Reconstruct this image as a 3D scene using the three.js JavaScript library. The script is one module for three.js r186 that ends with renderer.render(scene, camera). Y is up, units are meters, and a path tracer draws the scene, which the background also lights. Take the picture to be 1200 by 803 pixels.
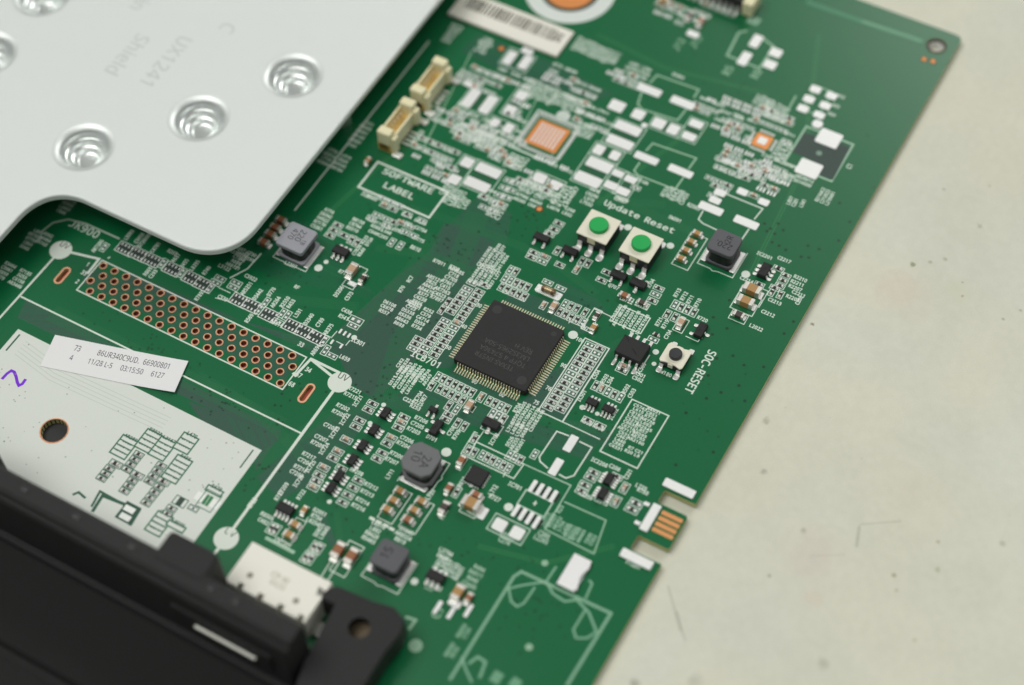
import * as THREE from 'three';
import { RoundedBoxGeometry } from 'three/addons/geometries/RoundedBoxGeometry.js';
import { mergeGeometries } from 'three/addons/utils/BufferGeometryUtils.js';
import { RectAreaLightUniformsLib } from 'three/addons/lights/RectAreaLightUniformsLib.js';

// ---------------------------------------------------------------- camera, lamps, exposure
// Plan of the scene: u runs along the board's short text lines, v across them, both in millimetres; x = u, y = height, z = -v.
const scene = new THREE.Scene();
const camera = new THREE.PerspectiveCamera(22.066, 1024 / 685, 0.01, 20);
camera.position.set(0.088795, 0.248763, 0.140703);
camera.up.set(-0.39406, 0.55849, -0.72994);
camera.lookAt(0.088795 - 0.29706, 0.248763 - 0.82897, 0.140703 - 0.47388);
camera.focus = 0.2985;
camera.userData.fStop = 7.4;
camera.updateMatrixWorld();
const renderer = new THREE.WebGLRenderer({ antialias: true });
renderer.setSize(1024, 685);
renderer.toneMapping = THREE.LinearToneMapping;
renderer.toneMappingExposure = 0.93;
renderer.shadowMap.enabled = true;
renderer.shadowMap.type = THREE.PCFSoftShadowMap;
scene.background = new THREE.Color().setRGB(0.20, 0.205, 0.195);       // the dim, even surroundings of the workroom
RectAreaLightUniformsLib.init();
const lampSpots = [];
function ceilingLamp(x, y, z, w, d, power) {                          // a ceiling panel: a glowing diffuser and an area light of its size
  const L = new THREE.RectAreaLight(new THREE.Color().setRGB(0.985, 0.99, 0.95), power, w, d);
  L.position.set(x, y, z); L.lookAt(0, 0, 0); scene.add(L);
  lampSpots.push([x, y, z, w, d]);                                     // its fitting is built with the other things below
}
ceilingLamp(-0.78, 1.85, 0.36, 1.3, 1.0, 4.6);
ceilingLamp(0.25, 1.35, -1.75, 1.4, 0.7, 5.8);
ceilingLamp(0.45, 1.9, 0.85, 1.0, 0.8, 1.5);

// ---------------------------------------------------------------- helpers
const MM = 0.001, PI = Math.PI;
let seed = 20240611;
const rnd = () => { seed = (seed + 0x6D2B79F5) | 0; let t = Math.imul(seed ^ (seed >>> 15), 1 | seed); t = (t + Math.imul(t ^ (t >>> 7), 61 | t)) ^ t; return ((t ^ (t >>> 14)) >>> 0) / 4294967296; };
const rr = (a, b) => a + (b - a) * rnd();
const pick = (a) => a[Math.floor(rnd() * a.length)];
const used = {};
function numbered(n) { const k = used[n] = (used[n] ?? -1) + 1; return k ? n + '_' + String(k).padStart(3, '0') : n; }
function place(o, u, v, h = 0, rot = 0) { o.position.set(u * MM, h * MM, -v * MM); o.rotation.y = rot * PI / 180; return o; }
function M(name, geo, mat, parent) {                                  // geometry given in millimetres
  if (!geo.userData.scaled) { geo.scale(MM, MM, MM); geo.userData.scaled = true; }
  const m = new THREE.Mesh(geo, mat); m.name = numbered(name); m.castShadow = m.receiveShadow = true; parent.add(m); return m;
}
function G(name, parent, label) { const g = new THREE.Group(); g.name = numbered(name); parent.add(g); if (label) g.userData.label = label; return g; }
function tag(o, label, category, group) { o.userData.label = label; o.userData.category = category; if (group) o.userData.group = group; return o; }
const box = (w, h, d, y0 = 0) => new THREE.BoxGeometry(w, h, d).translate(0, y0 + h / 2, 0);
const rbox = (w, h, d, r, y0 = 0) => new RoundedBoxGeometry(w, h, d, 2, r).translate(0, y0 + h / 2, 0);
const cyl = (r, h, y0 = 0, n = 28, r2 = r) => new THREE.CylinderGeometry(r2, r, h, n).translate(0, y0 + h / 2, 0);
function rrShape(w, d, r) {
  const s = new THREE.Shape(), x = w / 2, y = d / 2;
  s.moveTo(-x + r, -y); s.lineTo(x - r, -y); s.quadraticCurveTo(x, -y, x, -y + r); s.lineTo(x, y - r); s.quadraticCurveTo(x, y, x - r, y);
  s.lineTo(-x + r, y); s.quadraticCurveTo(-x, y, -x, y - r); s.lineTo(-x, -y + r); s.quadraticCurveTo(-x, -y, -x + r, -y); return s;
}
function poly(pts) { const s = new THREE.Shape(); pts.forEach(([a, b], i) => i ? s.lineTo(a, b) : s.moveTo(a, b)); s.closePath(); return s; }
function slab(shape, h, bev = 0, y0 = 0, seg = 2, curve = 10) {       // a plan outline raised to a height, edges rounded by bev
  const g = new THREE.ExtrudeGeometry(shape, { depth: h - 2 * bev, bevelEnabled: bev > 0, bevelThickness: bev, bevelSize: bev, bevelOffset: -bev, bevelSegments: seg, curveSegments: curve });
  return g.translate(0, 0, bev).rotateX(-PI / 2).translate(0, y0, 0);
}
const pairs = (a) => { const r = []; for (let i = 0; i < a.length; i += 2) r.push([a[i], a[i + 1]]); return r; };

// ---------------------------------------------------------------- materials
const srgb = (h) => new THREE.Color(h);
const std = (o) => new THREE.MeshStandardMaterial(o);
const canvas = (w, h) => { const c = document.createElement('canvas'); c.width = w; c.height = h; return c; };
function tex(c, color = true) { const t = new THREE.CanvasTexture(c); if (color) t.colorSpace = THREE.SRGBColorSpace; t.anisotropy = 8; t.magFilter = THREE.LinearFilter; return t; }
function grainTexture(n, lo, hi, coarse = 5) {                         // fine and coarse speckle, tiling
  const c = canvas(n, n), x = c.getContext('2d'), im = x.createImageData(n, n), g = [];
  const m = n / 8; for (let i = 0; i < m * m; i++) g.push(rnd());
  for (let j = 0; j < n; j++) for (let i = 0; i < n; i++) {
    const fx = i / 8, fy = j / 8, ix = Math.floor(fx), iy = Math.floor(fy), tx = fx - ix, ty = fy - iy, q = (a, b) => g[(b % m) * m + (a % m)];
    const s = (q(ix, iy) * (1 - tx) + q(ix + 1, iy) * tx) * (1 - ty) + (q(ix, iy + 1) * (1 - tx) + q(ix + 1, iy + 1) * tx) * ty;
    const v = lo + (hi - lo) * (0.55 * rnd() + 0.45 * s), k = (j * n + i) * 4; im.data[k] = im.data[k + 1] = im.data[k + 2] = v; im.data[k + 3] = 255;
  }
  x.putImageData(im, 0, 0); const t = tex(c, false); t.wrapS = t.wrapT = THREE.RepeatWrapping; return t;
}
const grain = grainTexture(256, 90, 255);
const rep = (t, n) => { const c = t.clone(); c.repeat.set(n, n); return c; };
const mat = {
  solder: std({ color: new THREE.Color().setRGB(0.83, 0.82, 0.80), metalness: 0.75, roughness: 0.42 }),
  pad: std({ color: new THREE.Color().setRGB(0.86, 0.855, 0.85), metalness: 0.38, roughness: 0.42, bumpMap: rep(grain, 1), bumpScale: 0.00003 }),
  tin: std({ color: new THREE.Color().setRGB(0.78, 0.75, 0.70), metalness: 0.8, roughness: 0.38 }),
  pin: std({ color: new THREE.Color().setRGB(0.84, 0.77, 0.57), metalness: 0.6, roughness: 0.35 }),
  copper: std({ color: new THREE.Color().setRGB(0.80, 0.31, 0.10), metalness: 0.55, roughness: 0.45 }),
  gold: std({ color: new THREE.Color().setRGB(0.80, 0.37, 0.15), metalness: 0.6, roughness: 0.4 }),
  barrel: std({ color: new THREE.Color().setRGB(0.34, 0.07, 0.035), metalness: 0.35, roughness: 0.6 }),
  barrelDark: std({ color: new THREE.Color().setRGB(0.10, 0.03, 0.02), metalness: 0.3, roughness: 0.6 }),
  ring: std({ color: new THREE.Color().setRGB(0.80, 0.42, 0.26), metalness: 0.4, roughness: 0.5 }),
  epoxy: std({ color: new THREE.Color().setRGB(0.0125, 0.0125, 0.0135), roughness: 0.7, bumpMap: rep(grain, 1), bumpScale: 0.00002 }),
  dark: std({ color: new THREE.Color().setRGB(0.012, 0.012, 0.013), roughness: 0.55 }),
  resistor: std({ color: new THREE.Color().setRGB(0.018, 0.018, 0.02), roughness: 0.45 }),
  ferriteShaded: std({ color: new THREE.Color().setRGB(0.016, 0.015, 0.017), roughness: 0.5 }),  // inductor core: dark sides, with their shade put into the colour
  ferriteTop: std({ color: new THREE.Color().setRGB(0.10, 0.10, 0.113), roughness: 0.62, bumpMap: rep(grain, 1), bumpScale: 0.00003 }),
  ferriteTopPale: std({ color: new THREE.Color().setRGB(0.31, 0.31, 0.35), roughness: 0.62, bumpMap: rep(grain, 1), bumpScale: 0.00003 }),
  ferriteTopGrey: std({ color: new THREE.Color().setRGB(0.15, 0.155, 0.16), roughness: 0.7, bumpMap: rep(grain, 1), bumpScale: 0.00003 }),
  ceramicTan: std({ color: new THREE.Color().setRGB(0.42, 0.235, 0.085), roughness: 0.5 }),
  ceramicBrown: std({ color: new THREE.Color().setRGB(0.30, 0.115, 0.05), roughness: 0.5 }),
  ceramicPale: std({ color: new THREE.Color().setRGB(0.50, 0.33, 0.22), roughness: 0.5 }),
  ceramicDark: std({ color: new THREE.Color().setRGB(0.06, 0.045, 0.04), roughness: 0.5 }),
  cream: std({ color: new THREE.Color().setRGB(0.80, 0.76, 0.63), roughness: 0.5, bumpMap: rep(grain, 1), bumpScale: 0.00002 }),
  steel: std({ color: new THREE.Color().setRGB(0.80, 0.78, 0.71), metalness: 0.55, roughness: 0.5 }),
  green: std({ color: new THREE.Color().setRGB(0.0, 0.38, 0.075), roughness: 0.5, bumpMap: rep(grain, 1), bumpScale: 0.00003 }),
  rubber: std({ color: new THREE.Color().setRGB(0.022, 0.023, 0.027), roughness: 0.5 }),
  nylon: std({ color: new THREE.Color().setRGB(0.82, 0.76, 0.50), roughness: 0.5 }),
  nylonDeep: std({ color: new THREE.Color().setRGB(0.66, 0.44, 0.13), roughness: 0.6 }),
  white: std({ color: new THREE.Color().setRGB(0.84, 0.82, 0.74), roughness: 0.5 }),
  laminate: std({ color: new THREE.Color().setRGB(0.44, 0.45, 0.20), roughness: 0.6 }),
  plainMask: std({ color: srgb('#25693f'), roughness: 0.35 }),
  plastic: std({ color: new THREE.Color().setRGB(0.0155, 0.016, 0.0165), roughness: 0.55, bumpMap: rep(grain, 30), bumpScale: 0.00006 }),
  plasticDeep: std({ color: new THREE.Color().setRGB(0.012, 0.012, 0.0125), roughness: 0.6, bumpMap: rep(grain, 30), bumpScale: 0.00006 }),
  aluminium: std({ color: new THREE.Color().setRGB(0.80, 0.832, 0.822), metalness: 0.18, roughness: 0.6, bumpMap: rep(grain, 14), bumpScale: 0.00004, roughnessMap: rep(grain, 12) }),
  drawn: std({ color: new THREE.Color().setRGB(0.80, 0.832, 0.822), metalness: 0.7, roughness: 0.5 }),
  plasticGlint: std({ color: new THREE.Color().setRGB(0.03, 0.03, 0.031), roughness: 0.28 }),  // lighter base tone paints the glints on the rail nubs
  floorPlastic: std({ color: new THREE.Color().setRGB(0.006, 0.0064, 0.0062), roughness: 0.8, bumpMap: rep(grain, 30), bumpScale: 0.00006 }),
  dimple: std({ color: new THREE.Color().setRGB(0.80, 0.832, 0.822), metalness: 0.9, roughness: 0.33 }),
};

// ---------------------------------------------------------------- the table top
function tableTexture() {                                             // 200 x 200 mm of worn cream laminate; u 0..200, v -110..90
  const n = 2048, c = canvas(n, n), x = c.getContext('2d'), k = n / 200;
  const im = x.createImageData(n, n), lat = (m) => { const a = []; for (let i = 0; i < m * m; i++) a.push(rnd()); return (fx, fy) => { const X = fx * m, Y = fy * m, ix = Math.floor(X), iy = Math.floor(Y), sm = (t) => t * t * (3 - 2 * t), tx = sm(X - ix), ty = sm(Y - iy), q = (p, r) => a[((r + m) % m) * m + ((p + m) % m)]; return (q(ix, iy) * (1 - tx) + q(ix + 1, iy) * tx) * (1 - ty) + (q(ix, iy + 1) * (1 - tx) + q(ix + 1, iy + 1) * tx) * ty; }; };
  const A = lat(6), Bn = lat(17), C = lat(60), D = lat(200);
  for (let j = 0; j < n; j++) for (let i = 0; i < n; i++) {
    const f = i / n, g = j / n, a = A(f, g) - 0.5, b = Bn(f, g) - 0.5, d = C(f, g) - 0.5, e = D(f, g) - 0.5, r = rnd() - 0.5, q = (j * n + i) * 4;
    const t = 4 * a + 4 * b + 3 * d + 4 * e + 6 * r, w = 3 * (Bn(g, f) - 0.5);
    im.data[q] = 212 + t + w; im.data[q + 1] = 211 + t; im.data[q + 2] = 196 + t - w; im.data[q + 3] = 255;
  }
  x.putImageData(im, 0, 0); x.setTransform(k, 0, 0, -k, 0, 90 * k); x.lineCap = 'round';
  const blot = (u, v, a, b, col, al, rot = 0) => { x.save(); x.translate(u, v); x.rotate(rot); for (let i = 0; i < 5; i++) { x.globalAlpha = al / 4.2; x.fillStyle = col; x.beginPath(); x.ellipse(rr(-a, a) * 0.25, rr(-b, b) * 0.25, a * rr(0.5, 1), b * rr(0.5, 1), rr(0, 3), 0, 7); x.fill(); } x.restore(); };
  const scratch = (pts, w, col, al) => { x.globalAlpha = al * 0.42; x.strokeStyle = col; x.lineWidth = w; x.beginPath(); pts.forEach(([a, b], i) => i ? x.lineTo(a, b) : x.moveTo(a, b)); x.stroke(); x.globalAlpha = 1; };
  blot(52.95, 50.11, 0.45, 0.75, '#7c7d62', 0.8); blot(55.39, 52.16, 0.4, 0.4, '#9a9a86', 0.6); blot(57.54, 53.95, 0.5, 0.4, '#9a9a86', 0.6);
  blot(51.40, 68.53, 0.4, 0.4, '#a5a592', 0.6); blot(60.10, 63.70, 1.0, 0.3, '#a0a08c', 0.7, 0.5); blot(63.07, 47.93, 0.35, 0.25, '#8c7d6c', 0.7); blot(62.00, 50.67, 0.3, 0.2, '#8c8c78', 0.7);
  blot(42.72, 30.22, 0.5, 0.2, '#6a5c4c', 0.9, 0.3); blot(70.99, 46.68, 0.4, 0.3, '#97977f', 0.6); blot(72.92, 49.75, 0.4, 0.3, '#97977f', 0.6); blot(58.39, 73.17, 0.35, 0.3, '#a9a48a', 0.6);
  blot(43.85, 8.76, 1.1, 0.6, '#8f8f7c', 0.45); blot(47.85, -0.18, 0.9, 0.4, '#86867a', 0.5, 0.6); blot(57.88, -6.99, 0.6, 0.7, '#9a9a86', 0.6); blot(56.49, -16.84, 0.5, 0.3, '#8a8a74', 0.7);
  blot(73.47, -7.39, 0.5, 0.4, '#8b8b70', 0.85); blot(74.84, -9.66, 0.35, 0.35, '#9c9c88', 0.6); blot(80.45, -16.09, 0.35, 0.35, '#9c9c88', 0.6); blot(77.22, 1.31, 0.4, 0.4, '#9c9c88', 0.6); blot(79.07, -3.31, 0.7, 0.5, '#a1a18a', 0.6);
  blot(69.80, -26.26, 0.7, 1.3, '#a3a390', 0.5); blot(54.07, -38.23, 2.0, 1.2, '#9b9988', 0.3, 0.45); blot(46.23, -43.01, 1, 0.7, '#8f8d7c', 0.6); blot(86.26, 5.90, 0.6, 0.6, '#a3a390', 0.5);
  blot(62.05, -10.40, 9, 5, '#cdbfa0', 0.10); blot(63.60, -17.14, 2.2, 2, '#d0b0a0', 0.12); blot(53.80, 44.38, 7, 4, '#cdc2a0', 0.12); blot(61.57, 48.57, 4, 2, '#c9b79c', 0.14);
  scratch(pairs([43.33, -26.06, 46.17, -29.34, 48.02, -31.28, 49.73, -32.95]), 0.35, '#77776a', 0.5); scratch(pairs([46.53, -29.47, 48.39, -31.73]), 0.6, '#66665c', 0.35);
  scratch(pairs([66.32, -5.50, 65.35, -2.22]), 0.5, '#77776a', 0.55); scratch(pairs([65.28, -1.73, 67.78, -0.02, 70.74, 1.95]), 0.3, '#88887a', 0.5); scratch(pairs([60.69, -10.63, 65.27, -7.79]), 0.3, '#a09c8a', 0.4);
  for (let i = 0; i < 80; i++) blot(rr(40, 180), rr(-105, 85), rr(0.06, 0.22), rr(0.06, 0.18), pick(['#9a9a86', '#8d8872', '#aaa48c', '#efecdc']), rr(0.2, 0.5), rr(0, 3));
  for (let i = 0; i < 22; i++) { const a = rr(40, 180), b = rr(-105, 85), w = rr(-8, 8); scratch([[a, b], [a + w, b + rr(-4, 4)]], rr(0.06, 0.16), pick(['#b3b09c', '#e2dfcc', '#a9a694']), rr(0.2, 0.5)); }
  const t = tex(c); t.wrapS = t.wrapT = THREE.MirroredRepeatWrapping; return t;
}
{
  const g = new THREE.PlaneGeometry(1600, 1600).rotateX(-PI / 2), p = g.attributes.position, uv = g.attributes.uv;
  for (let i = 0; i < p.count; i++) uv.setXY(i, p.getX(i) / 200, (-p.getZ(i) + 110) / 200);
  const t = M('table_top', g, std({ map: tableTexture(), roughness: 0.8 }), scene); t.position.y = -1.5 * MM; t.userData.kind = 'structure';
  t.userData.label = 'worn cream laminate table top with small dark specks and scratches';
}

// ---------------------------------------------------------------- the circuit board: print (flat) and copper
const board = new THREE.Group(); board.name = 'circuit_board'; scene.add(board);
tag(board, 'green printed circuit board crowded with small components, lying on the cream table', 'circuit board');
const INK = '#d9e0d7', INK2 = '#8fb498', MASK = '#066239', GREYM = '#335648';
const under = [], print = [];                                         // copper pattern seen through the mask, then white ink
const solderDots = [], cells = [];                                    // small bare pads, small chips
const path = (x, pts, close) => { x.beginPath(); pts.forEach(([a, b], i) => i ? x.lineTo(a, b) : x.moveTo(a, b)); if (close) x.closePath(); };
const ln = (pts, w0 = 0.16, col = INK, close = false, al = 1) => print.push((x) => { x.globalAlpha = al; x.strokeStyle = col; x.lineWidth = w0 < 0.24 ? w0 * 1.12 : w0; x.lineJoin = 'miter'; x.lineCap = 'butt'; path(x, pts, close); x.stroke(); x.globalAlpha = 1; });
const fillp = (pts, col = INK, list = print, al = 1) => list.push((x) => { x.globalAlpha = al; x.fillStyle = col; path(x, pts, true); x.fill(); x.globalAlpha = 1; });
const rectp = (a, b) => [[a[0], a[1]], [b[0], a[1]], [b[0], b[1]], [a[0], b[1]]];
const rc = (u0, v0, u1, v1, w = 0.16, col = INK, al = 1) => ln(rectp([u0, v0], [u1, v1]), w, col, true, al);
const frc = (u, v, w, d, col = INK, list = print, al = 1) => fillp(rectp([u - w / 2, v - d / 2], [u + w / 2, v + d / 2]), col, list, al);
const dot = (u, v, r, col = INK, al = 1, list = print) => list.push((x) => { x.globalAlpha = al; x.fillStyle = col; x.beginPath(); x.arc(u, v, r, 0, 7); x.fill(); x.globalAlpha = 1; });
function txt(s, u, v, h, rot = 0, o = {}) {                            // h: height of the capitals
  const small = h < 1.3 && !o.w, H = small ? h * 0.8 : h, adv = o.w ? o.w / s.length : small ? Math.max(0.5, 0.64 * H) : 0.82 * H * (o.sx ?? 1);
  print.push((x) => {
    x.save(); x.translate(u, v); x.rotate(rot * PI / 180); x.scale(adv / 82, -H / 100); x.globalAlpha = o.al ?? 1; x.fillStyle = x.strokeStyle = o.col ?? INK;
    x.font = o.font ?? 'bold 137px monospace'; x.textAlign = 'center'; x.textBaseline = 'alphabetic'; x.lineWidth = small ? 6 : 2; x.lineJoin = 'round';
    x.fillText(s, 0, -50); x.strokeText(s, 0, -50); x.restore(); x.globalAlpha = 1;
  });
}
const ref = () => pick(['R', 'R', 'C', 'C', 'AR', 'L', 'D']) + String(Math.floor(rr(2, 9))) + String(Math.floor(rr(10, 99))) + (rnd() < 0.5 ? String(Math.floor(rr(0, 9))) : '');
function refs(u, v, cols, rows, cw, rh, rot = 0, h = 0.8, o = {}) {    // a block of designators around (u, v); rot = 90: lines run along v
  const c = Math.cos(rot * PI / 180), s = Math.sin(rot * PI / 180);
  for (let i = 0; i < cols; i++) for (let j = 0; j < rows; j++) {
    if (o.skip && rnd() < o.skip) continue;
    const a = (i - (cols - 1) / 2) * cw, b = ((rows - 1) / 2 - j) * rh;
    txt(o.list ? o.list[(j * cols + i) % o.list.length] : ref(), u + a * c - b * s, v + a * s + b * c, h, rot, { sx: 0.82, ...o });
  }
}
function pad(u, v, w, d, rot = 0, r = 0.12, name = 'solder_pad', m = mat.pad, h = 0.09) {   // a tinned land that shows by itself
  const g = slab(rrShape(w, d, r), h + 0.05, 0.06, -0.02, 3, 4); place(M(name, g, m, board), u, v, 0, rot); return g;
}
// one cell of a footprint array: e empty, r resistor, c pale capacitor, b black chip; along 'u' or 'v'
const CELLS = { e: 0, r: 1, c: 2, b: 3 };
function cell(kind, u, v, along = 'u', L = 1.78, W = 0.94, o = {}) {
  const q = along === 'v';
  if (!o.bare) rc(u - (q ? W : L) / 2, v - (q ? L : W) / 2, u + (q ? W : L) / 2, v + (q ? L : W) / 2, 0.13, o.col ?? INK);
  if (o.in) frc(u, v, (q ? W : L) - 0.14, (q ? L : W) - 0.14, o.in);
  if (kind === 'e') { const e = L * 0.22, f = W * 0.42; frc(u, v, q ? W * 0.6 : L * 0.72, q ? L * 0.72 : W * 0.6, '#5d7468'); for (const s of [-1, 1]) solderDots.push([u + (q ? 0 : s * e), v + (q ? s * e : 0), q ? f : L * 0.2, q ? L * 0.2 : f]); }
  else { const e = L * 0.28; frc(u, v, q ? W * 0.62 : L * 0.8, q ? L * 0.8 : W * 0.62, '#55685e'); for (const s of [-1, 1]) solderDots.push([u + (q ? 0 : s * e), v + (q ? s * e : 0), q ? W * 0.44 : L * 0.18, q ? L * 0.18 : W * 0.44]); cells.push([kind, u, v, q, L / 1.78]); }
}
function run(kinds, u0, v0, u1, v1, along = 'u', L, W, o) { const n = kinds.length; for (let i = 0; i < n; i++) { const t = n > 1 ? i / (n - 1) : 0; if (kinds[i] !== '-') cell(kinds[i], u0 + (u1 - u0) * t, v0 + (v1 - v0) * t, along, L, W, o); } }

// ---- copper pattern under the mask: grey-green areas without pour, bundles of traces, tented vias
const area = (a, al = 1) => {
  const p = pairs(a); fillp(p, GREYM, under, al); const ang = pick([0.5, 1.05, 1.57, -0.6, 0]), ph = rnd(), lines = [];
  for (let k = -90; k < 90; k++) if ((k * 7 + Math.floor(ph * 10)) % 11 > 2) lines.push([k * 0.42 + rr(-0.05, 0.05), rr(0.1, 0.17)]);
  under.push((x) => { x.save(); path(x, p, true); x.clip(); const cu = p.reduce((t, q) => t + q[0], 0) / p.length, cv = p.reduce((t, q) => t + q[1], 0) / p.length; x.translate(cu, cv); x.rotate(ang); x.strokeStyle = '#1c6642'; for (const [o, w] of lines) { x.lineWidth = w; x.beginPath(); x.moveTo(-60, o); x.lineTo(60, o); x.stroke(); } x.restore(); });
};
function bundle(pts, n, pitch = 0.34, w = 0.13, col = '#1d6a41') {
  for (let k = 0; k < n; k++) { const o = (k - (n - 1) / 2) * pitch; under.push((x) => { x.strokeStyle = col; x.lineWidth = w; x.lineJoin = 'round'; path(x, pts.map(([a, b], i) => { const p = pts[Math.max(0, i - 1)], q = pts[Math.min(pts.length - 1, i + 1)], l = Math.hypot(q[0] - p[0], q[1] - p[1]) || 1; return [a - (q[1] - p[1]) / l * o, b + (q[0] - p[0]) / l * o]; })); x.stroke(); }); }
}
area([-28.44, -12.56, -24.80, 5.06, -22.95, 10.73, -23.80, 18.07, -18.40, 20.96, -11.44, 16.49, -11.03, 8.28, -13.56, -13.24, -14.67, -19.64, -20.03, -18.68]);
area([-23.37, 14.38, -21.54, 26.37, -14.15, 25.88, -10.77, 16.84, -14.59, 8.45], 0.7);
area([-79.87, -31.27, -25.31, -32.05, -24.74, -40.45, -30.79, -34.08, -60.49, -34.66, -78.89, -34.89]);
area([-42.52, -34.73, -24.67, -33.01, -25.83, -38.84, -37.07, -37.49]);
area([-24.02, -41.51, -20.76, -28.64, -18.45, -21.69, -13.78, -21.07, -14.19, -36.16, -18.12, -42.81], 0.8);
area([-67.69, -20.11, -47.48, -17.54, -27.06, -13.62, -24.35, -15.14, -30.45, -16.45, -67.70, -17.58]);
area([-17.19, -21.01, -8.42, -13.37, 12.88, -10.39, 21.84, -9.25, 22.14, -12.77, 2.94, -15.78, -10.01, -19.02], 0.7);
area([6.96, -7.93, 8.01, -1.57, 12.34, 8.65, 15.20, 8.21, 14.97, -7.75, 11.76, -8.37], 0.9);
area([-10.57, 7.49, -10.90, 2.17, -10.00, -9.35, -6.89, -8.06, -7.07, 5.87], 0.8);
area([-5.83, 8.18, 9.11, 8.51, 11.01, 11.14, 0.33, 12.32, -5.78, 11.10], 0.8);
area([-6.64, -7.93, 6.20, -8.33, 8.05, -6.95, 11.11, -7.20, 4.53, -10.00, -6.22, -10.05], 0.8);
area([-10.76, -41.46, -5.49, -45.59, -6.69, -46.24, -11.39, -42.51], 0.8);
area([-75.34, -19.98, -30.91, -17.89, -30.33, -23.48, -73.35, -23.58], 0.75);
area([-41.71, 61.10, -26.77, 61.42, -11.21, 59.83, -13.24, 56.81, -30.38, 54.54, -42.36, 55.67], 0.6);
area([-48.81, 7.32, -34.78, 3.95, -25.84, -1.77, -41.04, -5.78, -56.25, -7.58], 0.25);
area([-2.33, 17.14, 8.15, 16.53, 12.84, 13.95, 2.94, 13.73], 0.5);
area([14.56, -7.60, 23.16, -5.75, 23.94, -9.04, 16.97, -9.67], 0.6);
for (const [a, n] of [[[-23.86, 15.20, -23.47, 5.77, -26.63, -11.58, -35.31, -17.07], 9], [[-19.57, 22.98, -17.42, 13.27, -17.21, -7.30, -13.41, -18.96], 12], [[-12.65, 20.13, -12.76, 15.77, -13.93, 8.80], 6],
  [[-74.28, -31.17, -52.20, -31.18, -25.77, -31.36], 10], [[-25.38, -39.51, -20.41, -26.56, -14.67, -19.64, -3.91, -15.34], 8], [[-32.81, 18.11, -21.10, 19.52, -4.13, 20.41, 7.72, 17.33], 5], [[-29.70, 40.42, -20.03, 36.25, -5.01, 34.76, 9.24, 40.61], 5], [[3.84, 37.72, 19.35, 37.29], 5],
  [[-44.23, -29.82, -31.42, -30.63, -14.19, -36.16], 6], [[5.45, -8.74, 15.36, -9.05, 28.10, -3.07], 6], [[11.27, -7.49, 12.70, 4.88, 17.05, 12.19], 5], [[-8.94, -40.47, -1.54, -50.26], 3], [[-31.77, 7.71, -22.75, 10.41, -12.88, 11.47], 5], [[-54.34, -12.93, -40.32, -9.57, -27.50, -4.73], 6]]) bundle(pairs(a), n);
for (const a of [[-40.50, 27.63, -43.20, 11.43, -43.27, 5.88], [7.61, 65.01, 2.02, 48.01, -1.56, 34.83], [-21.26, 71.91, -5.63, 70.13, 14.22, 73.33], [16.42, 91.82, 27.50, 59.33, 29.16, 34.07], [14.06, -34.92, 25.00, -32.36, 33.03, -24.56]]) bundle(pairs(a), 2, 0.5, 0.2, '#2a7746');
{ // tented vias: small darker dimples in the mask
  const via = (u, v, r = 0.24, al = 0.5) => dot(u, v, r, '#0c3321', Math.min(1, al * 1.25), under);
  for (const a of pairs([28.06, 44.56, 29.20, 43.87, 28.78, 46.24, 29.60, 41.93, 30.98, 41.81, 32.42, 41.52, 30.21, 45.28, 35.46, 44.22, 35.41, 41.43, 36.67, 41.89, 36.49, 55.63, 39.75, 47.80, 39.79, 52.58, 27.77, 43.75, 37.48, 44.45, 26.64, 45.10, 44.72, 15.97, 31.72, 15.16, 35.32, 9.35, 31.96, 11.39, 34.94, -6.72, 31.98, 2.98, 39.23, -1.65, 36.35, 16.10, 39.40, 17.35, 33.71, 7.14, 39.53, 9.72, 30.59, 21.50, 33.90, 16.93, 31.76, 29.24, 39.96, 28.17, 41.92, 27.01, 39.59, 25.16, 37.36, 11.99, 28.95, 19.22, 27.53, 22.48, 28.42, 27.04])) via(a[0], a[1], 0.3, 0.65);
  const cloud = (u, v, su, sv, n, al = 0.5) => { for (let i = 0; i < n; i++) via(u + (rnd() + rnd() - 1) * su, v + (rnd() + rnd() - 1) * sv, rr(0.17, 0.28), rr(al * 0.6, al * 1.2)); };
  cloud(-17.56, -16.38, 7, 8, 34); cloud(-17.23, 14.44, 8, 7, 30); cloud(-24.71, 13.66, 7, 6, 22); cloud(-53.76, -29.03, 22, 3.4, 40, 0.4); cloud(-36.80, -31.63, 9, 4, 22, 0.5); cloud(-42.07, -4.23, 8, 6, 24, 0.4); cloud(-13.20, 24.19, 7, 6, 22);
  cloud(-31.61, 13.23, 8, 6, 18); cloud(9.00, 14.93, 6, 5, 14); cloud(19.11, -35.58, 10, 8, 22, 0.4); cloud(28.10, -40.70, 8, 8, 26, 0.5); cloud(9.30, -37.52, 8, 5, 14, 0.4); cloud(-24.02, -41.51, 6, 6, 20, 0.5); cloud(-27.63, -28.57, 4, 8, 14, 0.5); cloud(7.96, -7.38, 18, 12, 40, 0.4);
  cloud(12.31, 69.90, 16, 10, 20, 0.3); cloud(32.42, 71.15, 14, 12, 16, 0.3); cloud(-7.61, 74.07, 16, 10, 14, 0.25); cloud(33.67, 4.65, 14, 14, 20, 0.35); cloud(20.31, -6.36, 12, 8, 22, 0.4); cloud(-17.77, -3.57, 10, 10, 30, 0.4); cloud(-5.92, -38.83, 12, 8, 30, 0.4); cloud(-31.27, 24.54, 9, 8, 22, 0.35);
}
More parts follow.
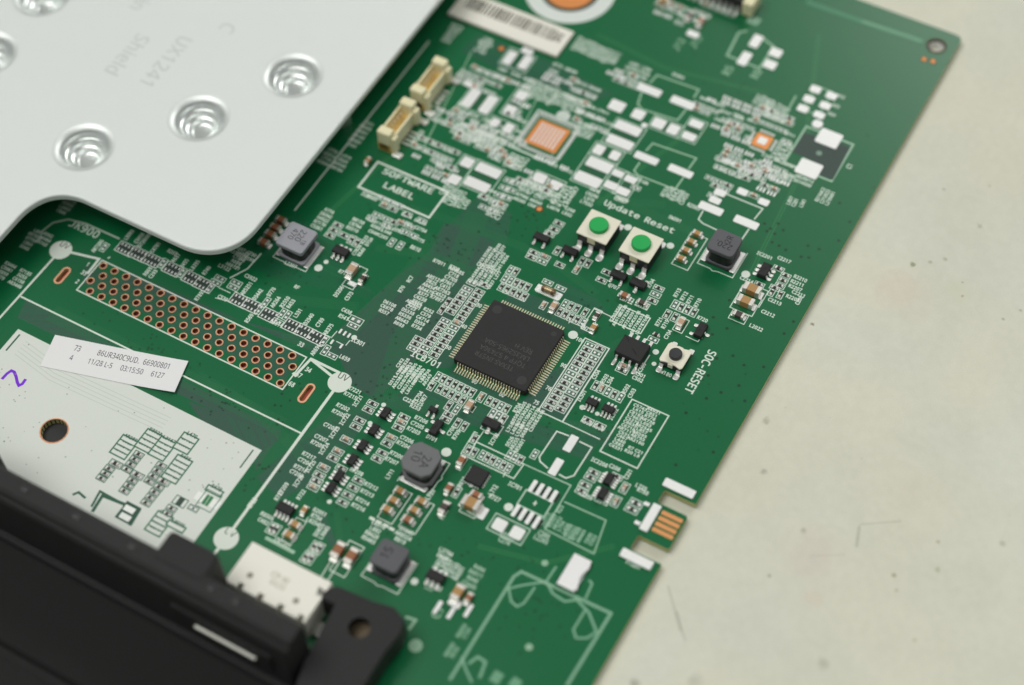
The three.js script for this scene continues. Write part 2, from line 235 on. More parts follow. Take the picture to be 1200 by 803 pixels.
// ---- the white ink: outlines, words, designators
txt('ICB701', -11.50, -9.67, 1.25, 0, { w: 5.9 });
txt('SOC-RESET', 29.05, 11.47, 1.5, -90, { w: 9.6 });
txt('Update', 2.87, 34.77, 1.2, 0, { w: 7.2 }); txt('Reset', 10.40, 34.77, 1.2, 0, { w: 6.0 });
txt('SOFTWARE', -34.54, 22.12, 1.35, 0, { w: 10.8 }); txt('LABEL', -34.85, 19.36, 1.35, 0, { w: 6.6 });
rc(-41.86, 17.97, -26.82, 24.66, 0.42); txt('ICM600', -38.90, 16.19, 1.1, 0);
txt('JK900', -80.40, -15.23, 1.6, 0, { font: '137px monospace', w: 6.6 });
for (const [u, v] of pairs([-21.99, -19.36, -81.25, -19.49, -21.97, -53.02])) { dot(u, v, 2.05); txt('UV', u, v, 1.2, 0, { col: '#5c6a62', font: '137px monospace', w: 2.0 }); }
// the card slot: outline round the plated holes, keep-out lines to the three fixing discs
rc(-73.29, -17.80, -29.72, -25.19, 0.26); ln(pairs([-81.25, -19.49, -73.93, -17.83, -73.80, -21.49]), 0.5); ln(pairs([-21.99, -19.36, -28.88, -17.78, -29.37, -21.79, -30.04, -21.56]), 0.5);
ln(pairs([-81.25, -19.49, -81.59, -38.60]), 0.42); ln(pairs([-81.19, -31.05, -21.99, -30.90]), 0.32); ln(pairs([-21.99, -19.36, -21.97, -53.02, -22.09, -58.78]), 0.55);
ln(pairs([-28.93, -17.71, -23.01, -17.76]), 0.5);
txt('33', -32.00, -16.89, 1.1); txt('34', -28.03, -20.67, 1.1); txt('67', -28.87, -22.30, 1.1); txt('68', -28.91, -24.46, 1.1); txt('1', -74.95, -20.62, 1.1); txt('35', -74.40, -22.45, 1.1); txt('2', -74.33, -24.52, 1.1); ln(pairs([-72.64, -17.02, -72.46, -16.50]), 0.25);
// white print field with its openings
{
  const W = '#d8dcd6', GK = '#2b5a45', U0 = -77.2, U1 = -26.1, V1 = -36.75;
  fillp([[U0, V1], [U1, V1], [U1, -62], [U0, -62]], W);
  ln([[U1 - 1.3, V1 - 0.6], [U1 - 1.3, V1 - 4.5]], 0.22, GK); ln([[U0 + 1.0, V1 - 0.8], [U0 + 1.0, V1 - 4.6]], 0.3, GK);
  ln(pairs([-73.12, -46.32, -73.05, -45.02, -72.78, -44.19, -72.17, -44.15, -71.27, -44.76, -70.40, -45.55, -69.71, -45.96, -69.41, -45.41, -69.50, -44.36]), 0.52, '#7a25d6');
  for (let i = 0; i < 60; i++) dot(rr(U0 + 2, U1 - 2), rr(-58, V1 - 1), rr(0.1, 0.17), '#8d948f', rr(0.4, 1));
  for (let i = 0; i < 5; i++) ln(pairs([-74.40, -38.17, -65.89, -39.57, -43.08, -38.85]).map(([a, b]) => [a, b - i * 0.75]), 0.1, '#c3cac4');
  const opt = { col: GK };
  run('rrr', -46.26, -51.69, -46.32, -53.77, 'u', 1.75, 0.9, opt); cell('b', -45.88, -50.45, 'u', 2.3, 1.1, opt);
  run('rrrr', -43.61, -47.15, -43.63, -50.42, 'u', 1.75, 0.9, opt); cell('b', -41.48, -50.46, 'u', 2.3, 1.1, opt); run('rrr', -41.56, -51.69, -41.55, -53.88, 'u', 1.75, 0.9, opt);
  run('rrrr', -39.10, -47.10, -39.05, -50.49, 'u', 1.75, 0.9, opt); cell('b', -36.98, -49.36, 'u', 2.3, 1.1, opt); run('rrrr', -37.03, -50.58, -37.13, -53.98, 'u', 1.75, 0.9, opt);
  run('rr', -32.87, -52.80, -32.88, -53.96, 'u', 1.75, 0.9, opt); cell('e', -29.76, -51.11, 'u', 1.75, 0.9, opt);
  const blk = (u, v, cols, rows, cw, rh) => { frc(u, v, cols * cw + 0.3, rows * rh + 0.3, '#2f6a4c'); for (let i = 0; i < cols; i++) for (let j = 0; j < rows; j++) { const a = u + (i - (cols - 1) / 2) * cw, b = v + (j - (rows - 1) / 2) * rh; frc(a, b, cw - 0.22, rh - 0.2, W); txt(ref(), a, b, rh * 0.8, 0, { col: '#2f5a47' }); } };
  blk(-46.64, -47.19, 1, 4, 3.0, 0.95); blk(-43.70, -44.28, 1, 4, 3.0, 0.95); blk(-40.83, -44.40, 1, 4, 3.0, 0.95); blk(-37.99, -41.67, 1, 3, 2.9, 1.1); blk(-36.42, -46.43, 1, 5, 2.9, 0.95); blk(-33.04, -56.08, 1, 4, 2.9, 0.95); blk(-30.34, -55.14, 1, 1, 3.2, 1.0); blk(-28.63, -46.82, 1, 1, 2.9, 1.0);
  frc(-28.61, -48.79, 1.2, 1.9, '#2f7a4b'); frc(-30.12, -48.80, 1.5, 1.5, '#eceeea'); frc(-27.10, -48.77, 1.5, 1.5, '#eceeea'); rc(-29.82, -50.43, -26.94, -47.07, 0.13, '#3f6b57'); ln(pairs([-28.51, -49.89, -28.71, -47.68]), 0.1, W);
  rc(-33.51, -51.91, -31.25, -50.32, 0.14, '#3f6b57'); frc(-32.38, -51.11, 1.0, 1.6, '#33493f');
  ln(pairs([-43.85, -59.50, -44.20, -56.29, -37.32, -55.58, -36.98, -58.59]), 0.55, GK);
  frc(-38.63, -56.83, 2.9, 3.4, '#2b4f3f'); frc(-38.82, -56.22, 2.0, 1.05, '#eef0ec'); frc(-38.58, -57.69, 2.0, 1.05, '#eef0ec'); ln(pairs([-44.54, -58.81, -45.05, -55.85, -39.96, -55.95]), 0.4, GK); ln(pairs([-48.60, -58.51, -48.03, -57.66, -46.37, -58.01]), 0.4, GK);
}
// arrays of tiny footprints round the microcontroller
run('rrrrrrrceerrrrr', -10.61, 8.11, -10.76, -7.04); run('eerrrr', -12.79, 7.59, -12.88, 2.07); run('errrrrer', -12.68, -0.06, -12.84, -7.63);
run('rre', -14.78, -5.49, -14.74, -7.70); cell('e', -12.74, 9.13); cell('r', -10.53, 9.73); cell('b', -14.30, 3.57, 'v', 1.9, 0.95); cell('b', -14.40, 1.71, 'v', 1.9, 0.95);
run('er', -8.21, 14.77, -7.13, 14.82, 'v'); run('eerrr', -8.10, 12.73, -3.70, 12.86, 'v'); run('rrrrr', -7.70, 10.85, -3.18, 10.84, 'v');
run('err', 3.73, 12.87, 6.08, 12.97, 'v'); cell('r', 7.66, 12.94, 'v'); run('rrrr', 3.72, 10.95, 7.19, 10.91, 'v'); run('e', 8.38, 10.94, 8.45, 10.97, 'v', 1.78, 0.94);
run('errrrrr', -7.98, -10.46, -1.25, -10.57, 'v'); cell('r', -7.93, -12.62, 'v'); run('rrrrr', -6.47, -12.43, -1.82, -12.56, 'v');
run('rrer', 2.06, -10.58, 5.45, -10.54, 'v'); run('eer', 3.75, -12.40, 5.95, -12.50, 'v'); cell('c', 0.53, -10.56, 'v', 1.9, 1.1);
cell('r', -3.41, -14.61, 'v'); cell('e', -1.86, -14.61, 'v'); cell('r', -2.50, -16.14); cell('r', -2.48, -17.20); run('rr', -0.38, -16.83, 0.95, -16.86, 'v');
run('errrreeerrrrrr', 11.58, 7.37, 11.38, -6.96); run('reerrrrree', 13.44, 7.51, 13.39, -2.64); run('rrr', 13.36, -4.08, 13.38, -6.35);
rc(10.20, -8.31, 14.84, 8.26, 0.2); ln(pairs([14.79, -8.18, 14.84, 8.26]), 0.2); ln(pairs([10.20, -8.31, 21.86, -8.32]), 0.18);
ln(pairs([8.71, 14.37, 12.33, 14.29]), 0.16); rc(8.65, 9.67, 10.20, 14.56, 0.16); rc(5.62, 10.66, 8.95, 10.03, 0.12);
rc(12.64, 13.54, 18.09, 17.18, 0.2); rc(22.91, -10.29, 29.73, 1.10, 0.22);
run('cr', 18.67, 6.24, 18.77, 5.42, 'u', 2.1, 1.1); 
run('rcere', 16.29, 0.59, 21.03, 0.46, 'v', 1.9, 0.98); run('rr', 18.40, -6.08, 20.60, -6.02, 'u', 1.9, 1.05);
run('errr', 20.54, 21.77, 24.12, 21.80, 'v', 1.85, 1.05); run('rr', 20.30, 19.29, 21.74, 19.36, 'v', 1.85, 1.05); cell('e', 20.55, 13.48, 'u', 1.85, 1.0); cell('b', 20.60, 14.51, 'u', 1.85, 0.8, { bare: 1 });
run('rer', 16.52, 23.52, 16.74, 20.64, 'u', 1.85, 1.0);
run('rrr', 34.75, 36.44, 34.75, 33.95, 'u', 1.7, 0.95); run('rr', 34.09, 32.04, 35.62, 32.25, 'v', 1.7, 0.95); cell('b', 33.02, 37.19, 'u', 1.9, 0.95); cell('r', 31.52, 32.52, 'u', 1.7, 0.95); cell('r', 34.17, 33.12, 'u', 1.7, 0.95);
run('rr', -14.82, -20.35, -14.80, -21.70, 'u', 1.9, 1.0); run('rr', -14.94, -24.16, -14.84, -25.52, 'u', 1.9, 1.0); cell('c', -14.88, -28.36, 'u', 2.0, 1.05); run('cr', -14.90, -30.93, -14.92, -32.36, 'u', 1.9, 1.05);
run('cr', -15.36, -34.62, -15.19, -36.16, 'u', 1.95, 1.1); run('rc', -14.95, -37.30, -14.83, -38.50, 'u', 1.95, 1.1); run('rcr', -8.78, -20.07, -8.57, -22.31, 'u', 1.9, 1.0); run('cr', -8.57, -24.46, -8.59, -25.78, 'u', 1.9, 1.05); run('rr', -8.32, -27.67, -8.47, -29.03, 'u', 1.9, 1.0); run('r', -12.69, -33.35, -12.69, -33.35, 'u', 1.9, 1.0);
run('rrrr', -9.03, -33.90, -9.08, -38.60, 'u', 1.9, 1.05);
run('rr', 3.85, -20.41, 4.89, -20.40, 'v', 1.75, 0.95); cell('r', 3.64, -18.11, 'v', 1.75, 0.95); run('errere', 6.31, -20.18, 11.35, -20.28, 'v', 1.75, 0.92); run('eer', 10.24, -18.04, 12.25, -18.05, 'v', 1.75, 0.95); cell('e', 13.78, -15.94, 'v', 1.75, 0.95);
ln(pairs([3.11, -21.64, 2.94, -16.91, 3.60, -16.92]), 0.16); ln(pairs([3.11, -21.64, 13.02, -21.54, 13.15, -18.38, 4.18, -18.47, 4.30, -20.07]), 0.2); ln(pairs([4.18, -18.47, 4.23, -16.02]), 0.16);
run('rr', 23.92, -14.35, 23.88, -15.45, 'u', 1.95, 1.1); run('rr', 23.73, -17.07, 23.80, -18.37, 'u', 1.95, 1.1); cell('r', 27.57, -13.26, 'u', 1.9, 1.0); cell('c', 29.61, -14.49, 'v', 2.0, 1.2); cell('c', 29.56, -17.37, 'v', 2.0, 1.2); cell('r', 32.53, -16.11, 'u', 2.2, 1.3); cell('r', 32.43, -17.40, 'u', 2.2, 1.3);
cell('r', 6.14, -28.16, 'v', 2.0, 1.0); run('rr', -8.76, -47.55, -7.87, -47.41, 'v', 2.0, 1.1); run('rr', -8.95, -49.72, -8.07, -49.58, 'v', 2.0, 1.1); 
run('rr', -16.63, -48.01, -15.85, -47.94, 'v', 2.0, 1.2);
run('rrr', -40.38, 8.75, -40.41, 6.11, 'u', 1.9, 1.0); cell('r', -38.11, 7.34, 'u', 2.1, 1.1); run('rr', -36.45, 7.15, -35.22, 7.05, 'v', 1.9, 1.0);
run('rr', -5.61, 27.82, -5.70, 26.24, 'u', 1.9, 1.1); cell('r', -5.97, 25.01, 'u', 1.9, 1.0); cell('r', -2.95, 22.32, 'v', 1.8, 1.0); cell('r', -6.42, 20.03, 'u', 1.9, 1.0); cell('c', -4.24, 20.14, 'u', 1.9, 0.95); cell('r', -6.31, 18.91, 'u', 1.9, 0.95); cell('e', -4.20, 18.99, 'u', 1.9, 0.95); cell('r', -1.06, 19.82, 'u', 1.7, 1.0); run('rr', 1.97, 22.41, 3.16, 22.41, 'v', 1.8, 1.0); cell('c', 2.06, 20.34, 'v', 1.8, 1.0); run('rr', 7.04, 22.28, 6.96, 20.35, 'u', 1.9, 1.0); cell('e', -1.08, 15.50, 'u', 1.9, 0.9); cell('e', 1.50, 15.44, 'u', 1.9, 0.9); cell('c', 0.64, 10.84, 'v', 1.7, 0.9);
// resistor networks by the card slot
const net = (u, v) => { frc(u, v, 3.1, 2.1, '#2b3d35'); rc(u - 1.65, v - 1.15, u + 1.65, v + 1.15, 0.16); for (let i = 0; i < 4; i++) for (const s of [-1, 1]) solderDots.push([u + (i - 1.5) * 0.72, v + s * 0.62, 0.26, 0.5]); };
for (const [u, v] of pairs([-71.12, -13.73, -68.28, -13.61, -65.40, -13.56, -61.00, -13.44, -56.72, -13.47, -54.17, -13.57, -46.65, -13.39, -44.06, -13.34, -40.25, -13.55, -35.35, -13.56, -32.82, -13.51, -30.32, -13.57])) net(u, v);
cell('e', -63.32, -13.20, 'v', 2.1, 0.95); cell('e', -59.09, -13.27, 'v', 2.1, 0.95); cell('e', -52.69, -13.72, 'v', 2.1, 0.95); cell('e', -42.40, -13.27, 'v', 2.1, 0.95); cell('e', -42.30, -11.56, 'v', 2.1, 0.95); run('ee', -38.47, -12.07, -37.45, -12.14, 'v', 2.0, 0.95); cell('e', -38.18, -13.97, 'u', 2.0, 0.95); cell('e', -28.87, -13.39, 'v', 2.1, 0.95); cell('e', -27.63, -15.02, 'v', 2.1, 0.95); cell('e', -26.11, -15.50, 'u', 2.0, 0.95);
run('ee', -52.32, -11.11, -52.52, -12.27, 'u', 2.1, 0.95); run('ee', -49.26, -10.51, -49.21, -11.64, 'u', 2.1, 0.95); cell('e', -26.39, -7.30, 'u', 2.6, 1.3); cell('e', -26.16, -8.50, 'u', 2.0, 0.95); cell('e', -74.68, -15.32, 'v', 1.9, 1.0); 
ln(pairs([-51.47, -12.86, -48.92, -12.84]), 0.16); ln(pairs([-50.73, -14.96, -47.69, -14.36]), 0.16); 
for (const [u, v, r] of [[-68.50, -8.52, 90], [-69.61, -10.64, 90], [-71.70, -10.89, 90], [-68.55, -11.05, 90], [-65.78, -10.97, 90], [-61.20, -11.09, 90], [-59.14, -11.38, 90], [-57.25, -10.90, 90], [-54.73, -10.81, 90], [-63.85, -15.93, 90], [-62.72, -15.96, 90], [-52.69, -15.81, 90], [-46.24, -10.67, 90], [-43.80, -10.81, 90], [-41.99, -9.22, 90], [-40.10, -10.69, 90], [-38.66, -9.91, 90], [-37.54, -9.72, 90], [-35.38, -10.82, 90], [-32.99, -10.96, 90], [-30.90, -10.65, 90], [-42.24, -15.75, 90], [-28.83, -11.15, 90], [-28.46, -15.77, 90], [-63.24, -11.12, 0], [-38.17, -15.18, 0], [-28.83, -7.19, 0], [-28.61, -8.50, 0], [-53.07, -9.50, 0], [-47.66, -9.13, 0], [-23.89, -15.58, 0], [-31.61, -3.53, 90], [-29.49, -3.53, 90], [-75.22, -15.61, 90], [-49.51, -15.14, 0]]) txt(ref(), u, v, 0.95, r, { sx: 0.9 });
txt('IC801', -23.64, -11.77, 1.05); dot(-24.74, -10.46, 0.5); ln(pairs([-25.05, -11.33, -25.13, -12.57]), 0.16); ln(pairs([-27.02, -12.60, -25.96, -12.62]), 0.16); ln(pairs([-28.18, -12.42, -28.05, -10.73]), 0.16);
for (const [u, v] of pairs([-27.48, -10.53, -26.59, -10.55, -25.70, -10.58, -27.57, -13.09, -25.68, -13.07])) { pad(u, v, 0.42, 1.0, 0, 0.08); }
// tables of designators
refs(24.84, -4.56, 1, 13, 3, 0.73, 0, 0.7); refs(27.14, -3.03, 1, 10, 3, 0.73, 0, 0.7); refs(27.81, -8.31, 2, 2, 1.5, 0.78, 0, 0.7, { list: ['R7', 'C21', 'R20', 'L8'] }); 
refs(15.48, 15.37, 2, 7, 2.1, 0.86, 90, 0.72);
refs(-19.00, 2.74, 1, 8, 3, 0.97, 0, 0.92); refs(-19.39, -2.61, 1, 6, 3, 0.99, 0, 0.86); refs(-16.43, 5.99, 1, 8, 3, 0.97, 0, 0.92); refs(-16.36, -2.20, 1, 5, 3, 0.99, 0, 0.86); refs(-23.06, -3.15, 1, 3, 3, 0.99, 0, 0.86); txt('R7011', -20.03, 9.53, 0.9); txt('R708', -17.09, 9.73, 0.9); txt('RC7', -22.02, 4.66, 0.9, 90); txt('R70', -22.23, 2.14, 0.9, 90);
refs(-11.31, 15.06, 2, 5, 2.5, 0.9, 90, 0.78); refs(-10.84, 11.52, 2, 5, 2.3, 0.9, 90, 0.78); refs(-11.56, 17.92, 1, 2, 2.4, 0.9, 90, 0.78);
refs(-11.94, -11.18, 1, 7, 2.1, 0.86, 90, 0.72, {}); refs(-10.40, -11.91, 1, 7, 1.6, 0.86, 90, 0.7); refs(-12.04, -13.78, 2, 5, 2.0, 0.86, 90, 0.72);
refs(9.84, -10.16, 2, 5, 2.2, 0.86, 90, 0.74, { skip: 0.1 }); refs(9.56, -13.13, 1, 4, 2.6, 0.86, 90, 0.74); refs(10.55, -15.75, 1, 3, 2.8, 0.9, 90, 0.8);
for (const [s, u, v, r] of [['R7221', -18.89, -20.20, 0], ['R7215', -18.93, -21.47, 0], ['R7202', -18.84, -24.00, 0], ['R7205', -18.84, -25.33, 0], ['C7208', -18.65, -28.25, 0], ['C7207', -18.75, -30.83, 0], ['R7209', -18.68, -32.09, 0], ['R7217', -18.71, -34.60, 0], ['C7204', -18.71, -35.89, 0], ['R7218', -18.62, -37.30, 0], ['C7203', -18.64, -38.40, 0],
  ['IC721', -16.57, -21.05, 90], ['IC722', -16.59, -25.15, 90], ['IC723', -16.70, -28.13, 90], ['IC724', -16.51, -31.56, 90], ['IC725', -16.63, -35.49, 90], ['IC726', -16.86, -38.70, 90], ['C225', -9.87, -17.61, 0], ['R253', -8.16, -18.22, 0], ['R225', -8.22, -17.29, 0], ['C704', -8.09, -15.31, 90], ['RE7', -7.07, -15.33, 90], ['R7206', -6.03, -19.81, 0], ['C7205', -6.04, -21.03, 0], ['R7203', -6.04, -22.25, 0], ['C7206', -6.13, -24.26, 0], ['R7204', -6.12, -25.36, 0], ['R7206', -6.08, -27.56, 0], ['R7207', -6.23, -28.92, 0], ['D701', -2.61, -22.06, 0], ['C708', 0.17, -18.60, 90], ['R709', 1.29, -18.83, 90],
  ['R7212', -6.63, -34.58, 0], ['R7213', -6.51, -35.95, 0], ['R7214', -6.38, -37.57, 0], ['R7216', -6.40, -38.83, 0], ['R7208', -10.16, -33.43, 0], ['C7209', -18.27, -41.09, 90], ['R722', -15.09, -40.62, 90], ['R725', -18.18, -42.48, 90], ['L711', -4.44, -30.49, 90], ['R704', 7.59, -9.49, 90], ['IC703', 7.19, -16.65, 90], ['R610', 6.68, -26.08, 90],
  ['C2213', 35.39, 29.76, 0], ['C2212', 35.42, 26.93, 0], ['L2022', 34.87, 23.31, 0], ['R2210', 37.23, 36.32, 0], ['R2211', 37.19, 35.16, 0], ['R2207', 37.28, 34.07, 0], ['C2211', 38.33, 33.19, 0], ['R2208', 37.80, 31.88, 0], ['C208', 39.68, 32.69, 90], ['C2217', 33.07, 38.69, 0], ['IC2201', 29.66, 37.92, 0], ['C2214', 29.15, 31.66, 0], ['R713', 20.48, 24.20, 90], ['R712', 21.84, 24.11, 90], ['R711', 23.07, 23.95, 90], ['R710', 24.55, 23.93, 90], ['R721', 20.44, 17.24, 90], ['R719', 21.64, 17.28, 90], ['C704', 22.98, 15.59, 90], ['Q701', 27.96, 18.28, 90], ['R720', 26.04, 20.56, 0],
  ['IC500', 22.18, 7.26, 90], ['R501', 21.88, 5.35, 0], ['C502', 21.89, 4.39, 0], ['C503', 23.05, 2.13, 90], ['R502', 21.79, 2.41, 90], ['IC501', 15.90, -2.31, 90], ['C504', 16.05, 2.58, 90], ['R503', 17.70, 2.51, 90], ['L504', 18.70, 2.47, 90], ['IC502', 22.26, -2.96, 90], ['R505', 18.37, -7.22, 0], ['R506', 20.57, -7.16, 0], ['SW180', 25.37, 7.63, 0], ['L8702', 15.60, 18.18, 0], ['LB722', 12.77, 17.89, 0], ['R704', 15.54, 23.82, 90], ['Q707', 9.47, 19.41, 0], ['CN713', 9.63, 9.39, 0],
  ['IC2208', 23.81, -12.95, 0], ['C206', 26.45, -12.61, 0], ['C221', 29.68, -11.94, 90], ['R2209', 24.77, -19.45, 0], ['C2210', 27.45, -19.23, 0], ['L725', 31.88, -13.79, 0], ['R750', 32.48, -14.36, 0], ['P7201', 37.18, -26.73, 0], ['L2207', -43.02, -3.35, 0], ['RF', -39.36, -6.97, 0], ['R712', -33.79, -0.40, 0]]) txt(s, u, v, 0.92, r, { sx: 0.92 });
dot(8.06, 7.84, 0.85); dot(22.08, 11.43, 0.55); dot(22.92, 9.13, 0.42); dot(14.12, 32.77, 0.68); dot(5.66, 32.88, 0.7); dot(28.50, 33.40, 0.78); dot(-38.29, -0.92, 0.75); dot(0.85, -22.50, 0.85); dot(-0.08, -30.02, 0.78); dot(14.89, -26.52, 0.75); dot(8.42, -45.07, 0.62); dot(16.38, -4.25, 0.5); dot(19.15, -4.17, 0.4); dot(-37.81, 0.83, 0.45); dot(-17.08, 50.46, 1.35, '#c6cfc8'); dot(24.83, -32.46, 0.55, INK2); dot(29.62, -46.12, 0.6, INK2); dot(14.19, -54.18, 1.0, INK2); dot(7.57, -25.95, 0.35);
// outlines of parts that were left off
const chamf = (p, w = 0.26, col = INK, al = 1) => ln(pairs(p), w, col, false, al);
chamf([17.08, -10.17, 14.87, -10.36, 14.73, -16.06, 15.24, -16.70, 16.96, -17.22]); chamf([19.07, -10.30, 21.39, -10.33, 21.33, -16.39, 20.40, -17.44, 19.08, -17.34]);
chamf([13.15, -18.38, 21.77, -18.22, 21.92, -27.34], 0.2, '#a9c2ae'); chamf([22.23, -21.37, 29.71, -21.17, 30.82, -27.31, 21.84, -27.20], 0.28, '#8fb398');
rc(15.82, -25.39, 20.73, -22.36, 0.26, '#b9cdbc'); ln(pairs([17.98, -24.04, 18.58, -23.71]), 0.2); ln(pairs([18.39, -24.34, 18.17, -23.40]), 0.2);
for (const [u, v] of pairs([22.01, -25.54, 23.28, -25.29, 24.95, -25.51, 26.26, -25.66, 27.74, -25.55, 29.76, -25.31])) refs(u, v, 1, 2, 3.6, 0.86, 90, 0.76, { col: '#9fbfa7' }); txt('R23', 23.04, -22.87, 0.9, 90, { col: '#9fbfa7' });
chamf([-7.17, 63.91, -6.14, 59.62, -4.93, 58.83, 2.20, 59.52, 2.43, 62.97], 0.4, INK2); chamf([-6.57, 65.21, -6.27, 67.82, 2.33, 68.22, 2.42, 65.86], 0.4, INK2);
chamf([0.65, 47.28, 0.61, 44.98, 1.62, 44.38, 9.14, 44.56, 9.26, 47.78], 0.34, '#98bb9f'); chamf([0.41, 50.14, 0.68, 52.37, 9.31, 52.93, 9.19, 50.01], 0.34, '#98bb9f');
chamf([15.77, 42.56, 15.88, 40.42, 17.04, 39.95, 19.98, 39.79], 0.26); chamf([15.95, 45.31, 16.04, 47.58, 17.21, 47.98, 24.97, 47.98, 24.64, 45.11], 0.26); chamf([24.74, 42.77, 24.63, 39.48], 0.26);
chamf([3.91, 86.23, 2.65, 85.05, 3.23, 78.55, 10.07, 78.45, 10.18, 84.74, 7.13, 85.90], 0.5, INK2);
rc(23.85, 59.54, 33.20, 69.36, 0.42, '#9fbfa7'); fillp(pairs([24.03, 62.51, 24.15, 67.91, 32.99, 68.67, 33.28, 59.93, 30.62, 59.87, 27.79, 62.45]), '#3d4c47', print); dot(28.54, 64.57, 0.55, '#7f9a8b');
// fan of screw-boss lines and hatch loops at the lower outline
chamf([21.70, -56.58, 21.70, -36.88, 22.32, -35.53, 37.97, -35.13, 37.67, -48.91], 0.55, INK2, 0.85);
chamf([22.01, -39.06, 23.59, -37.52, 26.58, -35.22, 26.70, -32.11], 0.4, INK2, 0.8); chamf([22.01, -39.06, 23.44, -40.77, 24.68, -41.09, 25.33, -40.07, 25.49, -36.82], 0.4, INK2, 0.8); chamf([26.77, -35.28, 28.51, -36.51, 30.76, -36.77, 32.25, -35.62, 34.90, -36.64, 36.85, -38.35, 37.55, -39.11], 0.45, INK2, 0.8); chamf([34.23, -36.52, 34.18, -40.30, 35.20, -41.36, 36.69, -40.55, 37.32, -39.23], 0.4, INK2, 0.8); chamf([33.34, -34.86, 33.03, -32.02, 32.29, -31.76], 0.4, INK2, 0.8);
chamf([21.39, -52.48, 23.02, -53.97, 24.86, -55.32], 0.4, INK2, 0.8); chamf([22.87, -52.94, 23.56, -51.28, 25.01, -51.45, 25.53, -54.17], 0.5, INK2, 0.8); chamf([27.69, -53.77, 27.77, -51.83], 1.6, INK2, 0.7); chamf([30.58, -53.12, 30.81, -51.42], 1.6, INK2, 0.7); refs(20.25, -50.53, 2, 2, 3.6, 0.9, 90, 0.8, { col: INK2 });
// boxes round pairs of bare lands
for (const [a, b, w, d] of [[[-5.00, 53.44], [-4.75, 49.71], 5.2, 2.2], [[-5.55, 43.17], [-5.79, 39.15], 5.0, 2.4], [[-22.82, 32.46], [-23.02, 28.61], 4.9, 2.2], [[-34.55, 46.21], [-30.85, 46.25], 2.1, 4.6], [[-7.33, 46.34], [-4.10, 46.47], 2.0, 2.4], [[-0.50, 57.14], [2.52, 57.10], 2.4, 2.4], [[5.69, 60.29], [5.83, 56.98], 2.7, 1.8], [[-1.67, 42.96], [-1.46, 39.91], 2.4, 1.7], [[1.03, 42.82], [1.08, 39.70], 2.4, 1.7], [[-13.61, 35.33], [-10.33, 35.17], 2.2, 2.1], [[-27.51, 43.00], [-24.59, 43.02], 1.8, 2.1], [[-26.48, 51.23], [-26.54, 47.10], 2.2, 2.2], [[-27.23, 32.26], [-27.25, 27.68], 2.3, 2.3], [[-33.13, 58.55], [-29.93, 58.87], 1.8, 3.6], [[15.24, -30.02], [18.40, -29.95], 2.4, 2.4]]) {
  rc(Math.min(a[0], b[0]) - w / 2 - 0.35, Math.min(a[1], b[1]) - d / 2 - 0.35, Math.max(a[0], b[0]) + w / 2 + 0.35, Math.max(a[1], b[1]) + d / 2 + 0.35, 0.2, '#b3c8b7'); frc((a[0] + b[0]) / 2, (a[1] + b[1]) / 2, w * 0.8, d * 0.8, '#0d5232', print, 0.8);
}
// silk near the shield
ln(pairs([-49.14, 7.81, -49.13, 55.13]), 0.3); ln(pairs([-86.91, -17.95, -86.32, -15.21, -84.33, -13.26, -80.98, -12.57, -73.39, -12.45]), 0.35, '#b4c2b4'); ln(pairs([-50.91, -10.24, -49.27, -7.03, -49.04, -3.07]), 0.3);
refs(-86.57, -11.11, 1, 5, 5, 1.0, 0, 0.8); refs(-87.37, -20.82, 1, 5, 3, 1.0, 0, 0.85); refs(-85.31, -19.50, 1, 3, 3, 1.0, 0, 0.85); refs(-85.44, -28.60, 2, 4, 3.4, 1.0, 0, 0.85); refs(-51.89, -6.95, 1, 4, 3, 1.0, 0, 0.85); rc(-51.60, -7.65, -50.93, -4.08, 0.12); refs(-51.81, -5.20, 2, 2, 2.6, 1.1, 0, 0.8); refs(-48.30, 28.15, 1, 6, 3, 1.2, 0, 0.8); refs(-49.17, 20.69, 2, 4, 3, 1.1, 0, 0.8);
// soft-focus thickets of print towards the far side
function thicket(u, v, w, d, o = {}) {                                 // rows of small footprints, words and bare lands, as dense as the board has them there
  let y = v - d / 2 + 0.6, last = '';
  while (y < v + d / 2 - 0.3) {
    const q = rnd(), row = o.cells === 1 ? 'cell' : last !== 'text' && q < 0.5 ? 'text' : q < 0.85 ? 'cell' : 'land'; last = row;
    let x = u - w / 2 + rr(0, 0.8);
    while (x < u + w / 2 - 0.9) {
      if (rnd() < 0.13) { x += rr(0.8, 1.8); continue; }
      if (row === 'cell') { cell(pick(['e', 'e', 'e', 'r', 'e', 'c']), x + 0.9, y + 0.2, 'u', 1.75, 0.95); x += 1.8; }
      else if (row === 'text') { txt(ref(), x + 1.3, y + 0.15, 0.9, 0); x += 2.85; }
      else { for (let i = 0; i < 3; i++) solderDots.push([x + 0.3 + i * 0.62, y + 0.2, 0.34, 0.95]); x += 2.1; }
    }
    y += row === 'text' ? 1.0 : 1.16;
  }
}
function vthicket(u, v, w, d) { for (let x = u - w / 2 + 0.5; x < u + w / 2; x += 0.95) txt(ref() + (rnd() < 0.3 ? ref().slice(0, 2) : ''), x, v + rr(-0.2, 0.2), 0.82, 90, { w: d * rr(0.8, 1.0) }); }
